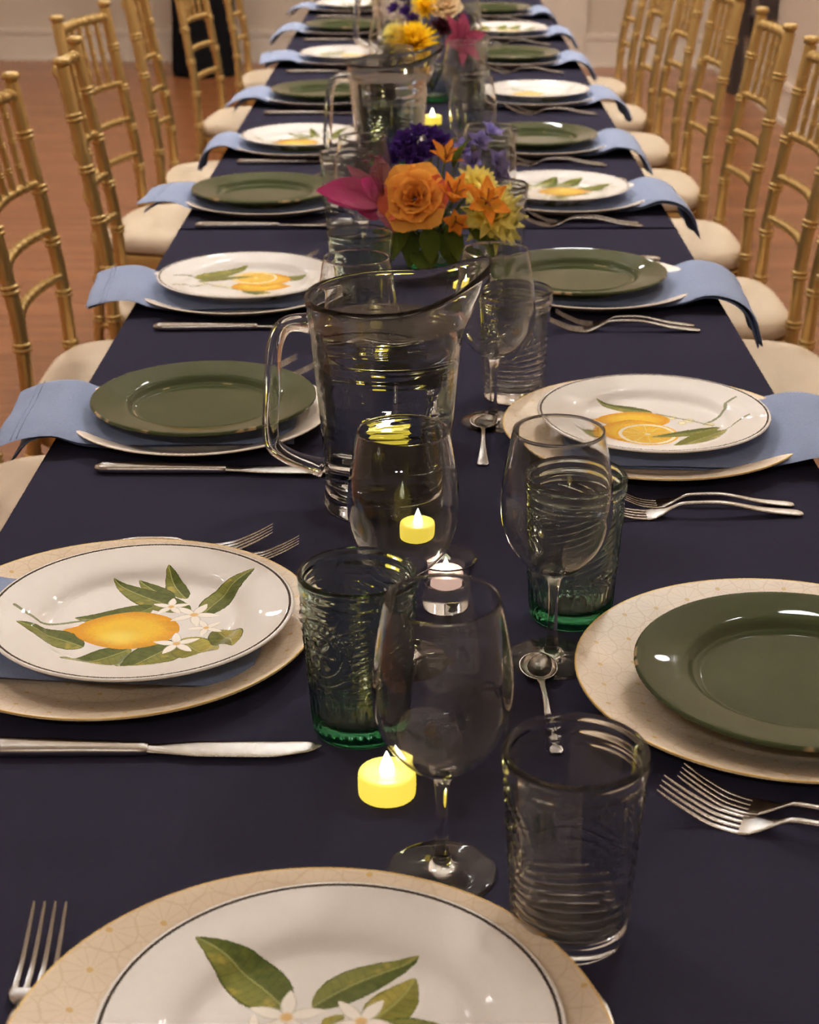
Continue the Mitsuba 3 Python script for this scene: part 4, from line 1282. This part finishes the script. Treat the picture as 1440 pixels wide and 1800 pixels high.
def lily(name, label, c, tips, anthers, root):
    """Petals drawn out from the throat c to given tips: (tip, half width, bulge toward the viewer's side, material)."""
    t = thing(name, label, 'flower')
    c = np.asarray(c)
    face = np.array([0.0, -0.80, 0.60])
    for tip, W, bulge, m in tips:
        d = np.asarray(tip) - c
        side = np.cross(d, face)
        side /= np.linalg.norm(side)
        v, f, uv = petal(1.0, W, 0.0, 0.0, 12, 7, 0.85)
        u, w = v[:, :1], v[:, 1:2]
        q = c + d * u + side * w + face * (bulge * np.sin(np.pi * u) + 0.25 * W * (w / W) ** 2 - 0.006 * u ** 3)
        emit(t, 'petal', (q, f, uv), m)
    for a in anthers:
        a = np.asarray(a)
        u = np.linspace(0, 1, 9)[:, None]
        p = c + (a - c) * u + face * 0.012 * np.sin(np.pi * u)
        sk = part(t, 'stamen', shape(*tube(p, np.linspace(0.0008, 0.0006, 9), 6), P_STAMEN))
        part(sk, 'anther', shape(*tube([a + [-0.005, 0, 0.001], a + [0, 0, 0.002], a + [0.005, 0, 0]], [0.0007, 0.0014, 0.0007], 7), P_STAMEN))
    stem(t, c, root)
    return t


def spray(name, label, spots, size, root, m, rng, n=5, el=0.55):
    """A stem with several small florets."""
    t = thing(name, label, 'flower')
    for pos, axis in spots:
        R = rot_to(axis, rng.uniform(0, 6))
        emit(t, 'floret', merge([place(petal(size, 0.42 * size, -0.2, 0.3, 6, 5, 0.6, 0.06, i), 2 * np.pi * i / n, el + 0.2 * (i % 2), 0.04 * size, R, pos) for i in range(n)] +
                                [place(petal(0.5 * size, 0.25 * size, -0.1, 0.4, 5, 3, 0.6), 2 * np.pi * i / 4 + 0.4, 1.1, 0.02 * size, R, pos) for i in range(4)]), m)
        stem(t, pos, root, 0.0010)
    return t


def leaf(name, label, pos, direction, L, W, root, curl=-0.25):
    t = thing(name, label, 'leaf', 'bouquet leaves')
    d = np.asarray(direction, float)
    d /= np.linalg.norm(d)
    x = d
    y = np.cross([0, 0, 1], x)
    y /= np.linalg.norm(y)
    R = np.stack([x, y, np.cross(x, y)], 1)
    v, f, uv = petal(L, W, curl, 0.25, 10, 7, 0.85)
    emit(t, 'blade', (v @ R.T + np.asarray(pos), f, uv), P_LEAF)
    stem(t, pos, root, 0.0010)


VASE = rounded([(0, 0.0015), (0.028, 0.0015), (0.033, 0.0), (0.0355, 0.002), (0.036, 0.006), (0.036, 0.055), (0.034, 0.062), (0.033, 0.070), (0.0352, 0.074), (0.0350, 0.078), (0.0335, 0.079), (0.0310, 0.076), (0.0305, 0.068), (0.0330, 0.058),
                (0.0330, 0.012), (0.029, 0.009), (0, 0.0085)], 2)
D_VASE = shape(*lathe(VASE, 48), M_GREEN_GLASS)


def pt(x, y, z):
    return (x, y, z)


rg = np.random.default_rng(21)
CAMV = np.array([0.0, -0.93, 0.36])
vx, vy = 0.006, 2.262
solo('vase', D_VASE, 'small green tinted glass jar holding the front bouquet', 'vase', None, at(vx, vy, CZ + 0.0002))
root = (vx, vy, CZ + 0.02)
rose('rose', 'large orange rose facing us in the middle of the front bouquet', (-0.016, 2.200, 0.868), (-0.10, -0.86, 0.45), 0.044, root, P_ROSE, P_ROSEOUT, rg)
lily('lily', 'big pink lily with dark stamens on the left of the front bouquet', (-0.058, 2.205, 0.862),
     [((-0.148, 2.185, 0.888), 0.021, 0.012, P_LILY), ((-0.135, 2.200, 0.872), 0.016, 0.004, P_LILY), ((-0.108, 2.225, 0.913), 0.011, 0.004, P_LILYIN), ((-0.094, 2.195, 0.858), 0.020, -0.006, P_LILY), ((-0.044, 2.180, 0.832), 0.016, 0.012, P_LILYIN), ((-0.066, 2.235, 0.925), 0.020, -0.012, P_LILYIN),
      ((-0.088, 2.190, 0.902), 0.014, 0.010, P_LILY)], [(-0.082, 2.175, 0.925), (-0.074, 2.172, 0.932), (-0.066, 2.172, 0.930), (-0.060, 2.170, 0.922), (-0.070, 2.165, 0.912)], root)
mum('chrysanthemum', 'pale yellow daisy chrysanthemum on the right of the front bouquet', (0.083, 2.215, 0.842), (0.30, -0.80, 0.35), 0.058, root, P_YELLOW, rg, P_GOLDEN, 38, 0.15)
mum('chrysanthemum', 'yellow chrysanthemum peeping out above the orange lily at the bouquet right', (0.066, 2.250, 0.876), (0.2, -0.6, 0.7), 0.036, root, P_YELLOW, rg, P_GOLDEN, 40, 0.18)
star('peruvian_lily', 'orange freckled lily in front of the yellow chrysanthemum', (0.078, 2.180, 0.868), (0.15, -0.85, 0.5), 0.036, root, P_ORANGE, rg, 6, 0.85, 0.30, -0.25, 4)
star('peruvian_lily', 'golden orange lily between the rose and the yellow chrysanthemum', (0.034, 2.195, 0.868), (0.15, -0.55, 0.8), 0.040, root, P_ORANGE, rg, 6, 1.15, 0.26, -0.18, 4)
star('peruvian_lily', 'small orange lily at the top of the front bouquet', (0.024, 2.270, 0.906), (0.25, -0.4, 0.9), 0.032, root, P_ORANGE, rg, 6, 0.95, 0.28, -0.3, 4)
star('peruvian_lily', 'drooping orange lily low between rose and leaves', (0.038, 2.190, 0.842), (0.05, -0.8, 0.1), 0.028, root, P_ORANGE, rg, 6, 1.1, 0.26, -0.15, 3)
spray('delphinium', 'pale violet delphinium sprig at the upper right of the front bouquet', [((0.072, 2.300, 0.926), (0.2, -0.6, 0.7)), ((0.062, 2.290, 0.902), (-0.1, -0.8, 0.5)), ((0.096, 2.300, 0.900), (0.5, -0.7, 0.4)), ((0.098, 2.31, 0.884), (0.6, -0.7, 0.2)),
                                                                                              ((0.088, 2.31, 0.938), (0.4, -0.3, 0.8)), ((0.05, 2.30, 0.915), (-0.2, -0.6, 0.7))], 0.020, root, P_BLUE, rg)
spray('statice', 'dark purple statice sprig at the upper left of the front bouquet', [((-0.022, 2.300, 0.922), (-0.2, -0.5, 0.8)), ((0.006, 2.320, 0.930), (0.1, -0.5, 0.8)), ((-0.044, 2.290, 0.906), (-0.5, -0.6, 0.5)), ((-0.008, 2.290, 0.912), (0, -0.8, 0.5)),
                                                                                       ((-0.036, 2.310, 0.918), (-0.4, -0.5, 0.7)), ((0.018, 2.310, 0.924), (0.3, -0.6, 0.7)), ((-0.018, 2.28, 0.902), (-0.1, -0.9, 0.3)), ((-0.052, 2.28, 0.896), (-0.6, -0.7, 0.2)), ((-0.012, 2.305, 0.936), (0, -0.4, 0.9)), ((-0.030, 2.295, 0.930), (-0.3, -0.5, 0.8)), ((0.004, 2.30, 0.916), (0.1, -0.8, 0.5)), ((-0.026, 2.285, 0.912), (-0.2, -0.8, 0.5))],
      0.019, root, P_PURPLE, rg, 6, 0.7)
for (p, d, L, W, lb) in [((-0.035, 2.20, 0.840), (-0.25, -0.50, -0.55), 0.055, 0.020, 'olive green leaf hanging below the pink lily'), ((0.0, 2.19, 0.835), (0.15, -0.6, -0.8), 0.050, 0.015, 'dark green leaf hanging below the rose'),
                         ((0.028, 2.19, 0.838), (0.30, -0.6, -0.6), 0.052, 0.014, 'green leaf below the golden orange lily'), ((0.055, 2.19, 0.835), (0.55, -0.5, -0.35), 0.060, 0.013, 'green leaf pointing right below the yellow chrysanthemum'),
                         ((-0.005, 2.20, 0.800), (0.05, -0.8, -0.25), 0.045, 0.020, 'rounded leaf over the rim of the bouquet jar'), ((0.036, 2.26, 0.90), (0.25, -0.2, 0.9), 0.050, 0.010, 'upright green leaf behind the rose'),
                         ((0.012, 2.205, 0.825), (0.35, -0.6, -0.5), 0.048, 0.011, 'slim dark leaf below the rose, right of its middle'), ((-0.02, 2.205, 0.825), (-0.1, -0.5, -0.7), 0.048, 0.013, 'dark leaf below the left edge of the rose'),
                         ((0.05, 2.2, 0.82), (0.75, -0.4, 0.1), 0.055, 0.012, 'slim leaf reaching right under the yellow daisy'), ((0.045, 2.205, 0.85), (0.4, -0.5, 0.4), 0.045, 0.010, 'small leaf between the orange lilies'),
                         ((0.022, 2.2, 0.80), (0.3, -0.7, -0.1), 0.048, 0.012, 'dark leaf at the front rim of the bouquet jar'), ((-0.045, 2.215, 0.83), (-0.5, -0.5, -0.4), 0.048, 0.015, 'olive leaf under the big pink lily'),
                         ((0.06, 2.23, 0.83), (0.6, -0.5, -0.5), 0.05, 0.013, 'green leaf drooping at the right of the bouquet jar'),
                         ((-0.02, 2.24, 0.80), (-0.7, -0.3, -0.2), 0.045, 0.016, 'leaf at the left rim of the bouquet jar'), ((0.04, 2.22, 0.80), (0.6, -0.5, -0.1), 0.050, 0.014, 'leaf at the right rim of the bouquet jar')]:
    leaf('bouquet_leaf', lb, p, d, L, W, root)
# the far bouquet
vx, vy = 0.010, 3.700
solo('vase', D_VASE, 'small green tinted glass jar holding the far bouquet', 'vase', None, at(vx, vy, CZ + 0.0002))
root = (vx, vy, CZ + 0.02)
mum('chrysanthemum', 'big bright yellow chrysanthemum at the front of the far bouquet', (-0.030, 3.650, 0.885), (0.0, -0.62, 0.78), 0.064, root, P_GOLDEN, rg, None, 170, 0.075)
mum('chrysanthemum', 'golden chrysanthemum higher up in the far bouquet', (-0.004, 3.72, 0.955), (0.0, -0.6, 0.8), 0.038, root, P_GOLDEN, rg, None, 90, 0.09)
mum('chrysanthemum', 'very dark red chrysanthemum in the far bouquet', (0.030, 3.69, 0.915), (0.2, -0.6, 0.75), 0.034, root, P_DARK, rg, None, 80, 0.10)
mum('chrysanthemum', 'small yellow chrysanthemum at the left of the far bouquet', (-0.070, 3.68, 0.905), (-0.5, -0.5, 0.7), 0.036, root, P_YELLOW, rg, None, 70, 0.09)
star('lily', 'dusky pink lily hanging over the right of the far bouquet', (0.068, 3.655, 0.892), (0.55, -0.6, 0.45), 0.062, root, P_BURG, rg, 6, 0.45, 0.30, -0.15, 4)
rose('rose', 'cream rose in the upper far bouquet', (0.036, 3.73, 0.955), (0.1, -0.7, 0.7), 0.036, root, P_CREAM, P_CREAM, rg)
spray('statice', 'dark purple statice sprig in the far bouquet', [((-0.045, 3.72, 0.945), (-0.3, -0.6, 0.7)), ((-0.070, 3.73, 0.950), (-0.5, -0.5, 0.7)), ((-0.03, 3.70, 0.93), (-0.1, -0.8, 0.5)), ((-0.05, 3.74, 0.97), (-0.2, -0.5, 0.8)), ((0.075, 3.71, 0.93), (0.5, -0.6, 0.5))],
      0.020, root, P_PURPLE, rg, 6, 0.7)
for (p, d, L, W, lb) in [((0.06, 3.70, 0.87), (0.7, -0.5, 0.35), 0.060, 0.015, 'green leaf right of the dusky pink lily'), ((-0.06, 3.69, 0.87), (-0.6, -0.5, 0.3), 0.055, 0.015, 'green leaf left of the big yellow chrysanthemum'),
                         ((0.09, 3.72, 0.89), (0.6, -0.2, 0.6), 0.055, 0.013, 'green leaf at the far right of the far bouquet'), ((-0.01, 3.66, 0.85), (0.1, -0.8, -0.3), 0.050, 0.018, 'green leaf under the big yellow chrysanthemum')]:
    leaf('bouquet_leaf', lb, p, d, L, W, root)

# ================================================================ PENDANT LAMPS (above the frame)
GLOBE = trimesh.creation.icosphere(3, LAMP_R)
for i, (x, y, z) in enumerate(LAMPS):
    t = thing('pendant_lamp', f'white globe lamp, the {"left" if i % 2 == 0 else "right"} one of the {ORD[i // 2]} hanging pair', 'lamp', 'globe pendant lamps')
    part(t, 'globe', mikit.ply(GLOBE, M_OPAL, smooth=True, emitter={'type': 'area', 'radiance': rgb(*LAMP_RADIANCE)}), at(x, y, z))
    part(t, 'cap', mikit.ply(lathe([(0, LAMP_R - 0.004), (0.02, LAMP_R - 0.004), (0.02, LAMP_R + 0.03), (0.004, LAMP_R + 0.04), (0, LAMP_R + 0.04)], 20), M_LAMPMETAL), at(x, y, z))
    part(t, 'cord', mikit.ply(tube([(0, 0, LAMP_R + 0.03), (0, 0, H_ROOM - z)], 0.003, 6), M_BLACK), at(x, y, z))
